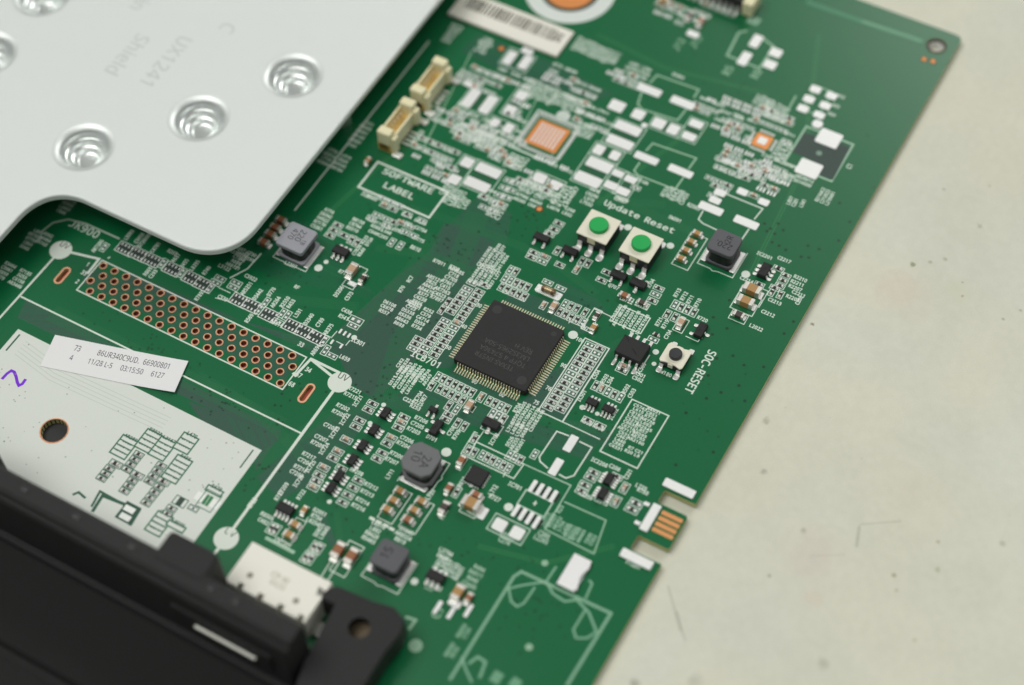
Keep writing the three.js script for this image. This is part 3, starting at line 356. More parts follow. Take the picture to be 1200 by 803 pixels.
thicket(-36.01, 50.32, 9, 4.2); thicket(-32.51, 39.87, 14, 6); thicket(-27.12, 38.50, 12, 5.5); thicket(-34.44, 31.33, 9, 6); vthicket(-30.19, 38.74, 6, 4); vthicket(-25.03, 38.67, 6, 4); thicket(-22.92, 41.67, 5, 4); vthicket(-23.09, 53.76, 7, 5); vthicket(-18.57, 67.89, 9.5, 4.0); thicket(-22.50, 58.72, 6, 5); thicket(-16.68, 56.44, 6, 6); vthicket(-16.80, 53.96, 7, 4); thicket(-12.18, 52.11, 7, 6); vthicket(-10.99, 49.20, 4, 3.6);
thicket(-21.33, 36.01, 7, 4); vthicket(-18.45, 36.63, 4, 4); thicket(-12.63, 39.04, 10, 2.6); thicket(-13.62, 33.75, 8, 4.4); vthicket(-11.29, 32.74, 8, 2.6); thicket(-30.62, 28.30, 6, 5); vthicket(-25.01, 24.96, 5, 2.6); vthicket(-23.47, 23.55, 5, 2.8); vthicket(-6.60, 34.13, 3.2, 5.2); refs(-3.47, 35.14, 1, 4, 3, 1.1, 0, 0.9); vthicket(-16.05, 24.86, 3, 3.4); thicket(-19.04, 26.36, 6, 5); refs(-13.06, 29.57, 2, 3, 2.8, 1.1, 0, 0.85); refs(-6.77, 30.27, 2, 2, 2.8, 1.1, 0, 0.85); run('eeee', -18.26, 32.17, -18.03, 26.46, 'u', 2.0, 1.1); run('eeee', -17.10, 32.34, -16.74, 26.70, 'u', 2.0, 1.1);
thicket(-35.20, 17.27, 5, 3); thicket(-33.88, 13.11, 6, 4); thicket(-29.78, 15.52, 5, 3.4); thicket(-28.47, 13.38, 6, 4); run('ee', -28.08, 10.12, -29.82, 10.05, 'v', 1.8, 1.0); txt('R610', -25.38, 10.07, 1.0); refs(-32.89, 10.36, 2, 2, 2, 1.2, 0, 0.8); refs(-43.52, 7.94, 1, 5, 3, 1.05, 0, 0.88); refs(-37.63, 9.56, 1, 3, 3, 1.05, 0, 0.88); refs(-33.25, 6.92, 2, 2, 2.6, 0.95, 90, 0.85);
refs(-10.04, 66.31, 2, 3, 2.6, 1.2, 0, 0.95); thicket(-10.87, 64.40, 5, 4); thicket(-13.81, 64.80, 4, 3); refs(-2.61, 68.78, 1, 1, 3, 1, 0, 0.9); thicket(5.51, 65.33, 6, 5); thicket(9.91, 63.15, 5, 5); thicket(10.80, 67.90, 8, 2.2); thicket(13.22, 62.79, 6, 6); thicket(17.86, 68.09, 8, 5); vthicket(18.13, 70.13, 5, 4); thicket(17.11, 56.06, 10, 6); thicket(16.88, 53.66, 8, 5); thicket(20.01, 55.33, 6, 6); thicket(22.57, 57.15, 7, 5); thicket(23.99, 54.07, 5, 6); thicket(22.10, 64.49, 3, 4); vthicket(23.24, 61.62, 3, 4.6); thicket(14.93, 48.11, 4.6, 5, { cells: 1 }); thicket(21.97, 50.08, 6, 2, { cells: 1 }); vthicket(10.39, 43.44, 4.6, 3); thicket(3.67, 42.09, 4, 2.6); txt('R2005', 13.93, 41.80, 1.0); refs(1.63, 36.98, 1, 1, 2, 1, 0, 1); txt('SW201', 12.19, 37.79, 0.9); txt('SW200', 1.77, 37.39, 0.9);
refs(25.86, 55.52, 1, 3, 4.4, 1.1, 0, 0.9); refs(28.73, 56.60, 1, 2, 9, 1.1, 0, 0.9, { list: ['HD2R012', 'SX14500'], sx: 1.2 }); refs(34.27, 55.78, 1, 3, 7, 0.95, 90, 0.85, { list: ['R2104C2', 'C210R23', 'L21R401'] }); refs(29.65, 51.97, 1, 2, 5, 1, 90, 0.9); refs(31.42, 52.48, 1, 1, 5, 1, 90, 0.9); txt('C1', 35.55, 64.31, 1.2, 90); txt('D22', 26.53, 78.42, 0.9); txt('D23', 26.63, 75.84, 0.9); txt('D24', 26.78, 73.55, 0.9); ln(pairs([19.03, 75.40, 19.23, 70.01]), 0.4, INK2); rc(21.55, 72.90, 24.73, 79.39, 0.3, INK2); vthicket(15.29, 71.01, 4, 3); refs(-45.01, 63.47, 1, 3, 3, 1, 0, 0.8); refs(-46.31, 58.15, 1, 5, 5, 1.1, 0, 0.9); refs(-39.17, 58.37, 1, 4, 4, 1.1, 0, 0.9); thicket(-34.19, 53.01, 9, 3); thicket(-30.17, 54.16, 8, 3); thicket(-25.59, 47.36, 4, 6); thicket(-34.86, 42.91, 3, 5); refs(-38.49, 42.43, 1, 1, 5, 1, 90, 1.2); refs(-37.58, 33.16, 1, 1, 5, 1, 90, 1.2); ln(pairs([-36.20, 31.79, -40.47, 56.67]), 0.2, INK2); ln(pairs([-22.40, 44.30, -23.70, 53.19]), 0.2, INK2);
rc(-21.79, 39.35, -12.97, 49.55, 0.5, '#b6c6ba'); rc(-21.03, 40.57, -14.36, 48.46, 0.3, '#7f9b8b'); { const u = -31.5, v = 79.9; dot(u, v, 9.0, '#d6dcd8'); dot(u, v, 5.9, '#17372a'); }
refs(3.86, 88.25, 1, 2, 5, 1, 0, 1.2, { col: '#a8c6b0' }); txt('J12', -4.79, 76.81, 1.4, 90, { col: INK2 }); txt('J13', -2.20, 78.94, 1.4, 90, { col: INK2 }); txt('R5', 6.64, 75.16, 1.6, 90, { col: INK2 }); txt('R6', 11.70, 76.86, 1.6, 90, { col: INK2 }); thicket(-12.70, 84.16, 5, 5); thicket(-6.78, 84.17, 6, 6); thicket(-3.80, 89.37, 8, 3);
ln(pairs([10.70, 98.59, 22.28, 98.75, 34.35, 99.29]), 1.0, '#7fa58a', false, 0.55); ln(pairs([22.28, 98.75, 34.72, 99.23]), 0.7, '#9fbfa7', false, 0.5);
refs(16.24, -40.54, 1, 4, 4.6, 1.1, 0, 0.9, { col: '#a8c2ad' }); vthicket(12.86, -40.36, 5, 3); txt('IC2203', 11.43, -45.01, 0.95); refs(10.14, -39.46, 1, 2, 5, 1.0, 0, 0.9); refs(2.70, -39.73, 1, 3, 3, 1.0, 0, 0.9); refs(-1.81, -41.50, 1, 4, 3, 1.0, 0, 0.9); for (const [u, v] of pairs([-3.32, -38.82, -2.03, -38.82, -0.74, -38.82, 0.42, -38.89])) frc(u, v, 1.0, 0.55); refs(-11.36, -43.56, 1, 3, 3, 1.0, 0, 0.9); refs(-8.53, -44.64, 1, 2, 4, 1.0, 90, 0.9); refs(-18.44, -47.77, 1, 2, 3, 1.1, 0, 0.9); ln(pairs([-16.52, -49.88, -10.92, -49.93]), 0.6, '#9fbfa7'); txt('CN7201', -13.54, -50.16, 1.0); txt('C728', -21.16, -45.71, 1.0, 90);
txt('R727', 12.09, -26.89, 0.95); txt('IC701', 13.91, -23.40, 0.95, 0); txt('L712', 11.96, -24.99, 1.0, 90); refs(17.32, -32.45, 1, 2, 6, 1, 0, 1.0, { col: '#b4c8b8' }); refs(22.28, -29.39, 1, 2, 4, 1, 0, 1.0, { col: '#b4c8b8' }); txt('R2220', 10.60, -30.88, 1.0); txt('F201', 7.16, -32.58, 1.0, 90); txt('R701', 1.92, -25.95, 1.0, 90); txt('1', 11.32, -22.47, 1.0); txt('L720', 3.39, -30.56, 1.0, 90); txt('C2', 9.18, -62.68, 1.2, 90, { col: INK2 }); dot(14.26, -54.30, 1.1, INK2);
txt('R7', 16.78, -43.59, 1.4, 90, { col: INK2 }); txt('C7', 15.73, -47.80, 1.4, 90, { col: INK2 }); txt('L9', 12.41, -44.31, 1.4, 90, { col: INK2 }); chamf([10.35, -50.92, 12.04, -50.64, 11.93, -52.50], 0.5, INK2); chamf([11.58, -63.09, 11.79, -56.78], 0.5, INK2); ln(pairs([-4.74, -54.20, -5.11, -47.45]), 0.22, '#c3d0c4'); ln(pairs([-3.56, -53.05, -3.79, -47.24]), 0.22, '#c3d0c4');
// round the processor: pin counts
for (const [s, u, v] of [['25', -6.42, 9.20], ['20', -2.98, 9.30], ['10', 2.14, 9.20], ['1', 6.04, 8.97], ['30', -8.93, 4.66], ['40', -8.97, -0.24], ['50', -9.14, -5.13], ['80', -1.90, -8.87], ['60', 3.28, -8.96], ['75', 8.91, -7.63], ['100', 9.34, 6.54], ['90', 9.33, 0.80], ['76', 9.32, -4.25]]) txt(s, u * 1.03, v * 1.03, 0.95);
// ---------------------------------------------------------------- the circuit board: body, mask, holes
const holes = [];                                                     // [kind, u, v, r, (slot half length, angle)]
{
  for (let j = 0; j < 4; j++) for (let i = 0; i < 17; i++) holes.push(['pin', (j % 2 ? -71.04 : -72.35) + i * 2.518, [-18.70, -20.56, -22.42, -24.32][j], 0.5]);
}
const slots = [[-77.47, -23.89, 1.15], [-25.74, -23.90, 1.25]];              // u, v, half length; they lie along v
holes.push(['fix', -58.83, -50.24, 2.2], ['corner', 37.35, 99.37, 1.6]);
const outline = () => poly([[-135, -70], [41, -70], [41, -23.9], [35.6, -23.9], [35.4, -23.5], [35.4, -21.4], [35.6, -21.0], [40.6, -21.0], [40.9, -20.7], [40.9, -14.6], [40.6, -14.3], [35.6, -14.3], [35.4, -14.0], [35.4, -12.1], [35.6, -11.7], [41, -11.7], [41, 102.6], [40.75, 103.4], [40.1, 103.8], [39.4, 103.9], [-135, 103.9]]);
const holePath = (h) => { const p = new THREE.Path(); if (h[0] === 'slot') { const [, u, v, r, L] = h; p.absarc(u, v + L, r, 0, PI, false); p.absarc(u, v - L, r, PI, 2 * PI, false); p.closePath(); } else p.absarc(h[1], h[2], h[3], 0, 2 * PI, true); return p; };
for (const [u, v, L] of slots) holes.push(['slot', u, v, 0.55, L]);
{
  const s = outline(); s.holes = holes.map(holePath);
  const g = slab(s, 1.2, 0, -1.24, 1, 10);
  M('laminate', g, [mat.plainMask, mat.laminate], board);
}
const TILES = [[-97, -19, -64, 20], [-19, 41, -64, 20], [-97, -19, 20, 103.9], [-19, 41, 20, 103.9]];
function clipTile(a, b, c, d) {                                       // board outline within a tile
  if (b < 41) return poly([[a, c], [b, c], [b, d], [a, d]]);
  const pts = [[a, c], [41, c]];
  if (c < -30) pts.push([41, -23.9], [35.6, -23.9], [35.4, -23.5], [35.4, -21.4], [35.6, -21.0], [40.6, -21.0], [40.9, -20.7], [40.9, -14.6], [40.6, -14.3], [35.6, -14.3], [35.4, -14.0], [35.4, -12.1], [35.6, -11.7], [41, -11.7]);
  if (d > 100) pts.push([41, 102.6], [40.75, 103.4], [40.1, 103.8], [39.4, 103.9]); else pts.push([41, d]);
  pts.push([a, d]); return poly(pts);
}
for (const [a, b, c, d] of [[-135, -97, -70, 103.9], [-97, 41, -70, -64]]) M('solder_mask', new THREE.ShapeGeometry(poly([[a, c], [b, c], [b, d], [a, d]])).rotateX(-PI / 2), mat.plainMask, board);
// plated holes: a copper land and a barrel
{
  const tube = (ro, ri) => new THREE.LatheGeometry([new THREE.Vector2(ri - 0.06, -1.2), new THREE.Vector2(ri - 0.06, 0.05), new THREE.Vector2(ro, 0.05), new THREE.Vector2(ro, -0.01)], 20);
  const land = tube(0.72, 0.52), bar = new THREE.LatheGeometry([new THREE.Vector2(0.46, -1.2), new THREE.Vector2(0.46, 0.03)], 20), floor = new THREE.CircleGeometry(0.47, 18).rotateX(-PI / 2).translate(0, -0.75, 0);
  for (const h of holes.filter((t) => t[0] === 'pin')) {
    const o = G('plated_hole', board); place(o, h[1], h[2]); M('land', land, mat.ring, o); M('barrel', bar, mat.barrel, o); M('filling', floor, mat.barrel, o);
  }
  for (const h of holes.filter((t) => t[0] === 'slot')) {
    const o = G('plated_slot', board, 'long copper-edged slot in the board'); place(o, h[1], h[2]);
    const s = new THREE.Shape(); s.absarc(0, h[4], 0.84, 0, PI, false); s.absarc(0, -h[4], 0.84, PI, 2 * PI, false); s.closePath(); const q = new THREE.Path(); q.absarc(0, h[4], 0.5, 0, PI, false); q.absarc(0, -h[4], 0.5, PI, 2 * PI, false); q.closePath(); s.holes = [q];
    M('land', slab(s, 0.07, 0, -0.02, 1, 12), mat.ring, o);
    const t = new THREE.Shape(); t.absarc(0, h[4], 0.56, 0, PI, false); t.absarc(0, -h[4], 0.56, PI, 2 * PI, false); t.closePath(); M('filling', slab(t, 0.3, 0, -1.0, 1, 12), mat.barrel, o);
  }
  const f = holes.find((t) => t[0] === 'fix'), o = G('fixing_hole', board, 'large copper-lined hole in the white printed area'); place(o, f[1], f[2]);
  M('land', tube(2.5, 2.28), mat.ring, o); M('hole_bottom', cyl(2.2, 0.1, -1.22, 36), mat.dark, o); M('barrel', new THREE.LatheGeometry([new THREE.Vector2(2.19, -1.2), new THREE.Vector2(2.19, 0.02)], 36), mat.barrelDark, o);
  const c = holes.find((t) => t[0] === 'corner'), oc = G('corner_hole', board, 'small drilled hole in the corner of the board'); place(oc, c[1], c[2]);
  M('land', tube(1.95, 1.6), std({ color: srgb('#4a3a24'), roughness: 0.6 }), oc); M('barrel', new THREE.LatheGeometry([new THREE.Vector2(1.3, -1.2), new THREE.Vector2(1.55, -0.4), new THREE.Vector2(1.57, 0.03)], 24), mat.pad, oc);
  for (const [u, v, r] of [[36.58, 95.09, 0.42], [38.27, 95.37, 0.42], [-10.30, 29.04, 0.5], [-35.79, 59.91, 0.5]]) { const t = G('test_point', board); place(t, u, v); M('land', cyl(r, 0.06, -0.01, 18), mat.copper, t); M('mask_rim', new THREE.TorusGeometry(r * 1.25, r * 0.28, 6, 22).rotateX(PI / 2).scale(1, 0.25, 1), std({ color: srgb('#5a2f18'), roughness: 0.5 }), t); }
  const rg = G('earth_ring', board, 'round copper earthing land inside a wide white ring'); place(rg, -31.5, 79.9); M('land', cyl(5.0, 0.06, -0.01, 48), mat.copper, rg); M('hole_rim', new THREE.TorusGeometry(1.9, 0.2, 8, 40).rotateX(PI / 2), mat.solder, rg);
}
// ---------------------------------------------------------------- lands that show by themselves
for (const [u, v, w, d] of [[-34.55, 46.21, 2.1, 4.6], [-30.85, 46.25, 2.1, 4.6], [-22.82, 32.46, 4.9, 2.2], [-23.02, 28.61, 4.9, 2.2], [-27.23, 32.26, 2.3, 2.3], [-27.25, 27.68, 2.2, 2.2], [-26.48, 51.23, 2.2, 2.2], [-26.54, 47.10, 2.2, 2.2], [-27.51, 43.00, 1.7, 2.0], [-24.59, 43.02, 1.8, 2.2],
  [-9.36, 57.33, 3.0, 2.6], [-4.87, 57.33, 2.4, 2.4], [-5.00, 53.44, 5.2, 2.2], [-4.75, 49.71, 5.2, 2.2], [-5.81, 63.71, 4.8, 1.9], [1.12, 63.81, 4.8, 1.9], [-0.50, 57.14, 2.5, 2.4], [2.52, 57.10, 2.2, 2.4], [5.69, 60.29, 2.7, 1.8], [5.83, 56.98, 2.7, 1.8],
  [-5.55, 43.17, 5.0, 2.4], [-5.79, 39.15, 5.0, 2.4], [-7.33, 46.34, 2.0, 2.4], [-4.10, 46.47, 1.9, 2.2], [-1.67, 42.96, 2.2, 1.5], [-1.46, 39.91, 2.5, 1.7], [1.03, 42.82, 2.3, 1.5], [1.08, 39.70, 2.5, 1.7], [-13.61, 35.33, 2.3, 2.2], [-10.33, 35.17, 2.0, 2.0],
  [1.28, 48.62, 4.7, 1.7], [8.16, 48.78, 4.8, 1.7], [16.78, 43.60, 4.6, 1.75], [23.70, 43.74, 4.6, 1.75], [21.62, 78.47, 2.1, 1.75], [21.53, 75.65, 2.1, 1.75], [21.51, 73.00, 2.1, 1.75], [24.90, 78.40, 2.1, 1.7], [24.84, 75.61, 2.1, 1.7], [24.80, 72.97, 2.1, 1.6],
  [28.71, 68.59, 4.3, 3.7], [28.42, 60.28, 4.3, 3.7], [6.54, 84.45, 1.9, 3.4], [6.54, 79.31, 1.9, 3.6], [11.11, 83.48, 2.4, 2.2], [11.48, 80.19, 2.4, 2.2], [-33.13, 58.55, 1.8, 3.6], [-29.93, 58.87, 1.8, 3.6], [-36.18, 49.00, 3, 1.3], [-31.03, 61.67, 2.4, 1.6], [16.67, 47.69, 2.2, 1.5], [16.63, 45.67, 2.2, 1.5], [20.10, 49.75, 2.0, 1.5], [24.47, 49.42, 2.0, 1.5]]) pad(u, v, w, d, 0, 0.35);
for (const [u, v] of pairs([18.01, -11.34, 18.01, -16.38])) pad(u, v, 1.45, 3.3, 0, 0.2);
for (const [u, v] of pairs([16.44, -21.30, 17.73, -21.32, 19.01, -21.34, 20.27, -21.37, 16.20, -26.51, 17.52, -26.58, 18.83, -26.66, 20.15, -26.82])) { pad(u, v, 0.75, 2.4, 0, 0.25); const m = M('mask_gap', box(0.42, 0.02, 1.7, 0.002), mat.dark, board); place(m, u + 0.72, v); }
for (const [u, v] of pairs([15.24, -30.02, 18.40, -29.95])) pad(u, v, 2.2, 2.2, 0, 0.4);
pad(25.42, 70.81, 2.0, 2.0, 0, 0.98); pad(-2.69, 55.50, 1.1, 1.1, 0, 0.5);
// bare copper lands of two chips that were left off
{
  const o = G('heat_land', board, 'square copper land with a grey tinned middle'); place(o, -17.25, 44.75, 0, 0);
  M('copper_sheet', slab(rrShape(6.5, 6.3, 0.5), 0.06, 0.02, -0.01), mat.copper, o);
  for (let i = 0; i < 7; i++) for (let j = 0; j < 7; j++) { const p = M('solder_dab', rbox(0.40, 0.1, 0.6, 0.05, 0.03), mat.pad, o); place(p, (i - 3) * 0.74, (j - 3) * 0.72, 0); }
  for (const s of [0, 90, 180, 270]) for (let i = 0; i < 16; i++) { const a = s * PI / 180, r = 4.25, t = (i - 7.5) * 0.5, f = M('foot_land', box(0.9, 0.05, 0.26, 0), mat.solder, o); place(f, r * Math.cos(a) - t * Math.sin(a), r * Math.sin(a) + t * Math.cos(a), 0, s); }
  const q = G('heat_land', board, 'small square copper land with a single solder dab'); place(q, 18.21, 62.30);
  M('copper_sheet', slab(rrShape(3.3, 3.3, 0.5), 0.06, 0.02, -0.01), mat.copper, q); M('solder_dab', slab(rrShape(1.7, 1.7, 0.3), 0.16, 0.05, 0.02), mat.solder, q);
  for (const s of [0, 90, 180, 270]) for (let i = 0; i < 6; i++) { const a = s * PI / 180, r = 2.25, t = (i - 2.5) * 0.5, f = M('foot_land', box(0.6, 0.05, 0.26, 0), mat.solder, q); place(f, r * Math.cos(a) - t * Math.sin(a), r * Math.sin(a) + t * Math.cos(a), 0, s); }
}
// contact tongue in the edge: four copper fingers, tinned bars beside it
{
  for (let i = 0; i < 4; i++) { const f = M('edge_contact', slab(rrShape(3.7, 0.78, 0.15), 0.07, 0.02, -0.01), mat.gold, board); place(f, 38.7, -15.55 - i * 1.12); f.userData.label = 'copper contact finger on the edge tongue'; }
  const bar = (u, v, w, d) => { const b = M('tinned_bar', slab(rrShape(w, d, 0.25), 0.35, 0.1, -0.02), mat.pad, board); place(b, u, v); b.userData.label = 'white tinned bar beside the edge contacts'; };
  bar(37.4, -10.45, 5.5, 1.6); bar(35.75, -17.4, 1.5, 5.3); bar(37.2, -25.0, 5.5, 1.6);
  for (const [u, v] of pairs([34.10, -15.43, 34.34, -19.17])) pad(u, v, 1.0, 0.7);
  const tb = poly([[-1.5, 3.0], [1.3, 3.0], [1.55, 1.6], [1.2, 0.2], [1.15, -0.6], [1.6, -2.4], [1.3, -3.0], [-1.5, -3.0]].map(([a, b]) => [a * 1.1, b]));
  const t = M('contact_tab', slab(tb, 0.7, 0.2, 0.15, 2), std({ color: new THREE.Color().setRGB(0.86, 0.85, 0.86), roughness: 0.45, metalness: 0.2 }), board); place(t, 29.90, -31.97); t.userData.label = 'waisted white metal tab near the board edge';
  place(M('tab_foot', box(2.6, 0.2, 4.8, 0), mat.solder, board), 30.09, -32.04);
}

// ---------------------------------------------------------------- components
const gullGeo = {};
function gull(w, hb, run, foot, t = 0.14, m = mat.solder) {            // a bent pin pointing along +u from the body's side
  const key = [w, hb, run, foot, t].join();
  if (!gullGeo[key]) {
    const s = poly([[-0.12, hb], [run * 0.35, hb], [run * 0.62, t], [run + foot, t], [run + foot, 0], [run * 0.45, 0], [run * 0.22, hb - t], [-0.12, hb - t]]);
    gullGeo[key] = new THREE.ExtrudeGeometry(s, { depth: w, bevelEnabled: false }).translate(0, 0, -w / 2).translate(0, 0.03, 0);
  }
  return gullGeo[key];
}
function pinRow(o, n, pitch, half, side, geo, m, name = 'pin', fillet) {   // side: angle the pins point to
  const a = side * PI / 180;
  for (let i = 0; i < n; i++) {
    const t = (i - (n - 1) / 2) * pitch, u = half * Math.cos(a) - t * Math.sin(a), v = half * Math.sin(a) + t * Math.cos(a);
    place(M(name, geo, m, o), u, v, 0, side);
    if (fillet) place(M('solder_fillet', fillet, mat.solder, o), u + fillet.userData.reach * Math.cos(a), v + fillet.userData.reach * Math.sin(a), 0, side);
  }
}
const filletGeo = {};
function fillet(w, L, reach) { const k = [w, L, reach].join(); if (!filletGeo[k]) { filletGeo[k] = slab(rrShape(L, w, Math.min(w, L) * 0.4), 0.22, 0.09, -0.03, 2, 5); filletGeo[k].userData.reach = reach; } return filletGeo[k]; }
const bodyGeo = {};
function bodyOf(w, d, h, y0 = 0.1, r = 0.1) { const k = [w, d, h, y0].join(); return bodyGeo[k] ??= slab(rrShape(w, d, r), h, Math.min(0.14, h * 0.2), y0, 2, 3); }
function print2d(lines, w, d, col, o = {}) {                           // flat print for a component's top face
  const k = o.k ?? 40, c = canvas(Math.round(w * k), Math.round(d * k)), x = c.getContext('2d'); x.clearRect(0, 0, c.width, c.height); x.fillStyle = col; x.textBaseline = 'middle'; x.textAlign = 'center';
  for (const [s, a, b, h, r] of lines) { x.save(); x.translate((a + w / 2) * k, (d / 2 - b) * k); x.rotate(-(r ?? 0) * PI / 180); x.font = (o.font ?? '100px sans-serif'); x.scale(h * k / 73, h * k / 73); x.fillText(s, 0, 0); x.restore(); }
  return tex(c);
}
function marking(o, lines, w, d, y, col, rough = 0.6, opts) {
  const m = M('marking', new THREE.PlaneGeometry(w, d).rotateX(-PI / 2).translate(0, y, 0), std({ map: print2d(lines, w, d, col, opts), transparent: true, roughness: rough }), o); m.castShadow = false; return m;
}
// the microcontroller
{
  const o = G('microcontroller_chip', board, 'large black square chip with a hundred fine pins'); place(o, 0, 0.05, 0, 0);
  M('body', slab(rrShape(14, 14, 0.45), 1.45, 0.16, 0.1, 2, 4), mat.epoxy, o);
  const g = gull(0.2, 0.95, 0.5, 0.45, 0.13);
  for (const s of [0, 90, 180, 270]) pinRow(o, 25, 0.5, 7.0, s, g, mat.pin, 'pin', null);
  for (const s of [0, 90, 180, 270]) for (let i = 0; i < 25; i++) { const a = s * PI / 180, r = 7.95, t = (i - 12) * 0.5; solderDots.push([r * Math.cos(a) - t * Math.sin(a), 0.05 + r * Math.sin(a) + t * Math.cos(a), s % 180 ? 0.22 : 1.0, s % 180 ? 1.0 : 0.22, 'pin']); }
  const dm = std({ color: new THREE.Color().setRGB(0.024, 0.024, 0.025), roughness: 0.58 });
  for (const [a, b, r] of [[-5.4, 5.3, 0.85], [5.4, -5.3, 0.85], [5.6, 5.5, 0.5]]) place(M('mould_mark', cyl(r, 0.012, 1.545, 28), dm, o), a, b);
  marking(o, [['REV H', 2.6, 0.4, 0.95, 180], ['LM3S2965-50A', 0.2, -1.1, 0.95, 180], ['TQFP 4 57436A', 0.2, -2.6, 0.95, 180], ['TEXAS INSTR', -0.6, -4.1, 0.95, 180], ['\u25C6', 4.4, -3.0, 1.1, 180]].map(([s, a, b, h, r]) => [s, a, b, h, r]), 12, 12, 1.565, 'rgba(120,118,116,0.36)', 0.6);
}
// tactile switches
function tactile(label, size, h, buttonMat, btnR, u, v, small) {
  const o = G('tactile_switch', board, label); place(o, u, v);
  M('housing', slab(rrShape(size * 0.93, size * 0.93, 0.2), h - 0.55, 0.1, 0.15), small ? mat.dark : mat.dark, o);
  const s = small ? poly([[-0.5, 0.36], [-0.5, -0.42], [-0.42, -0.5], [-0.2, -0.44], [0.2, -0.44], [0.42, -0.5], [0.5, -0.42], [0.5, 0.36], [0.42, 0.5], [0.2, 0.44], [-0.2, 0.44], [-0.42, 0.5]].map(([a, b]) => [a * size, b * size])) : rrShape(size, size, 0.25);
  M('cover_plate', slab(s, 0.32, 0.08, h - 0.45), mat.cream, o);
  if (!small) for (const k of [-1, 1]) place(M('cover_lug', rbox(1.5, 1.4, 0.25, 0.08, h - 1.7), mat.nylon, o), 0, k * (size / 2 - 0.1));
  else for (const k of [-1, 1]) place(M('cover_lug', rbox(0.9, 0.9, 0.2, 0.06, h - 1.2), mat.cream, o), 0, k * (size / 2 - 0.15));
  const b = M('button', new THREE.LatheGeometry([[0, 0.85], [btnR * 0.86, 0.85], [btnR * 0.95, 0.8], [btnR, 0.68], [btnR, 0]].map(([a, c]) => new THREE.Vector2(a, c + h - 0.2)), 44), buttonMat, o);
  const g = gull(small ? 0.75 : 0.85, small ? 0.8 : 1.1, small ? 0.5 : 0.7, small ? 0.5 : 0.6, 0.18), fl = fillet(small ? 1.0 : 1.25, small ? 1.2 : 1.5, small ? 0.85 : 1.1);
  for (const k of [90, 270]) pinRow(o, small ? 2 : 3, small ? size * 0.74 : size * 0.37, size * 0.465, k, g, mat.solder, 'leg', fl);
  return o;
}
tactile('cream push switch with a green button under the word Update', 5.95, 3.5, mat.green, 1.72, 2.2, 28.25);
tactile('cream push switch with a green button under the word Reset', 5.95, 3.5, mat.green, 1.72, 10.55, 28.25);
tactile('small cream push switch with a black button beside the words SOC-RESET', 4.3, 1.9, mat.rubber, 1.12, 25.8, 11.3, true);
// power inductors
function inductor(label, u, v, size, h, topMat, plan, lines, padRot = 0, ink = 'rgba(30,30,32,0.8)') {
  const o = G('power_inductor', board, label); place(o, u, v);
  M('base_pad', box(size * 1.16, 0.12, size * 1.0, -0.01), mat.dark, o);
  for (const k of [-1, 1]) { const p = M('solder_land', slab(rrShape(1.0, size * 0.98, 0.2), 0.26, 0.1, -0.02), mat.solder, o); const a = padRot * PI / 180; place(p, k * size * 0.55 * Math.cos(a), k * size * 0.55 * Math.sin(a), 0, padRot); }
  M('core', slab(rrShape(size * 0.9, size * 0.9, size * 0.26), h - 1.1, 0.15, 0.12, 2, 6), mat.ferriteShaded, o);
  M('winding', cyl(size * 0.47, h - 2.4, 0.9, 36), mat.dark, o);
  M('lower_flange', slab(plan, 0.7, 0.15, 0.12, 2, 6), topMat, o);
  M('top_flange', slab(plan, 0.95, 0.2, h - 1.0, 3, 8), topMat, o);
  marking(o, lines, size * 0.8, size * 0.8, h - 0.035, ink, 0.7);
}
const octo = (s, c) => poly([[-s + c, -s], [s - c, -s], [s, -s + c], [s, s - c], [s - c, s], [-s + c, s], [-s, s - c], [-s, -s + c]]);
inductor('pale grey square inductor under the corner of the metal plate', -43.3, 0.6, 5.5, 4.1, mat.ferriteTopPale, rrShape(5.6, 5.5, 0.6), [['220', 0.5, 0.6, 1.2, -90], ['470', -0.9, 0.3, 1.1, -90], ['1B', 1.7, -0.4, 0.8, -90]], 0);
inductor('mid grey inductor with clipped corners below the processor', -0.7, -27.45, 5.1, 4.0, mat.ferriteTopGrey, octo(2.85, 1.15), [['10', -0.9, 0.2, 1.5, -80], ['2A', 0.9, -0.1, 1.5, -80]], 90, 'rgba(60,60,62,0.8)');
inductor('dark grey inductor with rounded corners beside the push switches', 23.4, 34.9, 5.0, 4.3, mat.ferriteTop, rrShape(5.1, 4.9, 1.0), [['2R', 0.4, 0.9, 1.1, 90], ['220.', 0.1, -0.6, 1.2, 180]], 0);
inductor('dark grey inductor with rounded corners nearest the black cover', 3.9, -44.6, 4.9, 3.9, mat.ferriteTop, rrShape(5.0, 4.8, 0.9), [['15', -0.6, 0.2, 1.5, 90], ['\u25CF', 0.9, -0.2, 0.8, 0]], 0);
for (const [u, v, a] of [[-43.3, 0.4, 3.45], [23.4, 34.7, 3.4], [3.9, -45.1, 3.35]]) ln([[-a, 3], [-a, -3.1], [-0.9, -3.1], [-0.3, -3.4], [0.5, -3.1], [a, -3.1], [a, 3]].map(([p, q]) => [u + p, v + q]), 0.16);
ln([[-3, 3.4], [3.0, 3.4], [3.0, 0.8], [3.3, 0.3], [3.0, -0.5], [3.0, -3.6]].map(([p, q]) => [-0.5 + p, -27.5 + q]), 0.16); ln([[-3.4, -27.4], [-3.4, -31]], 0.16);
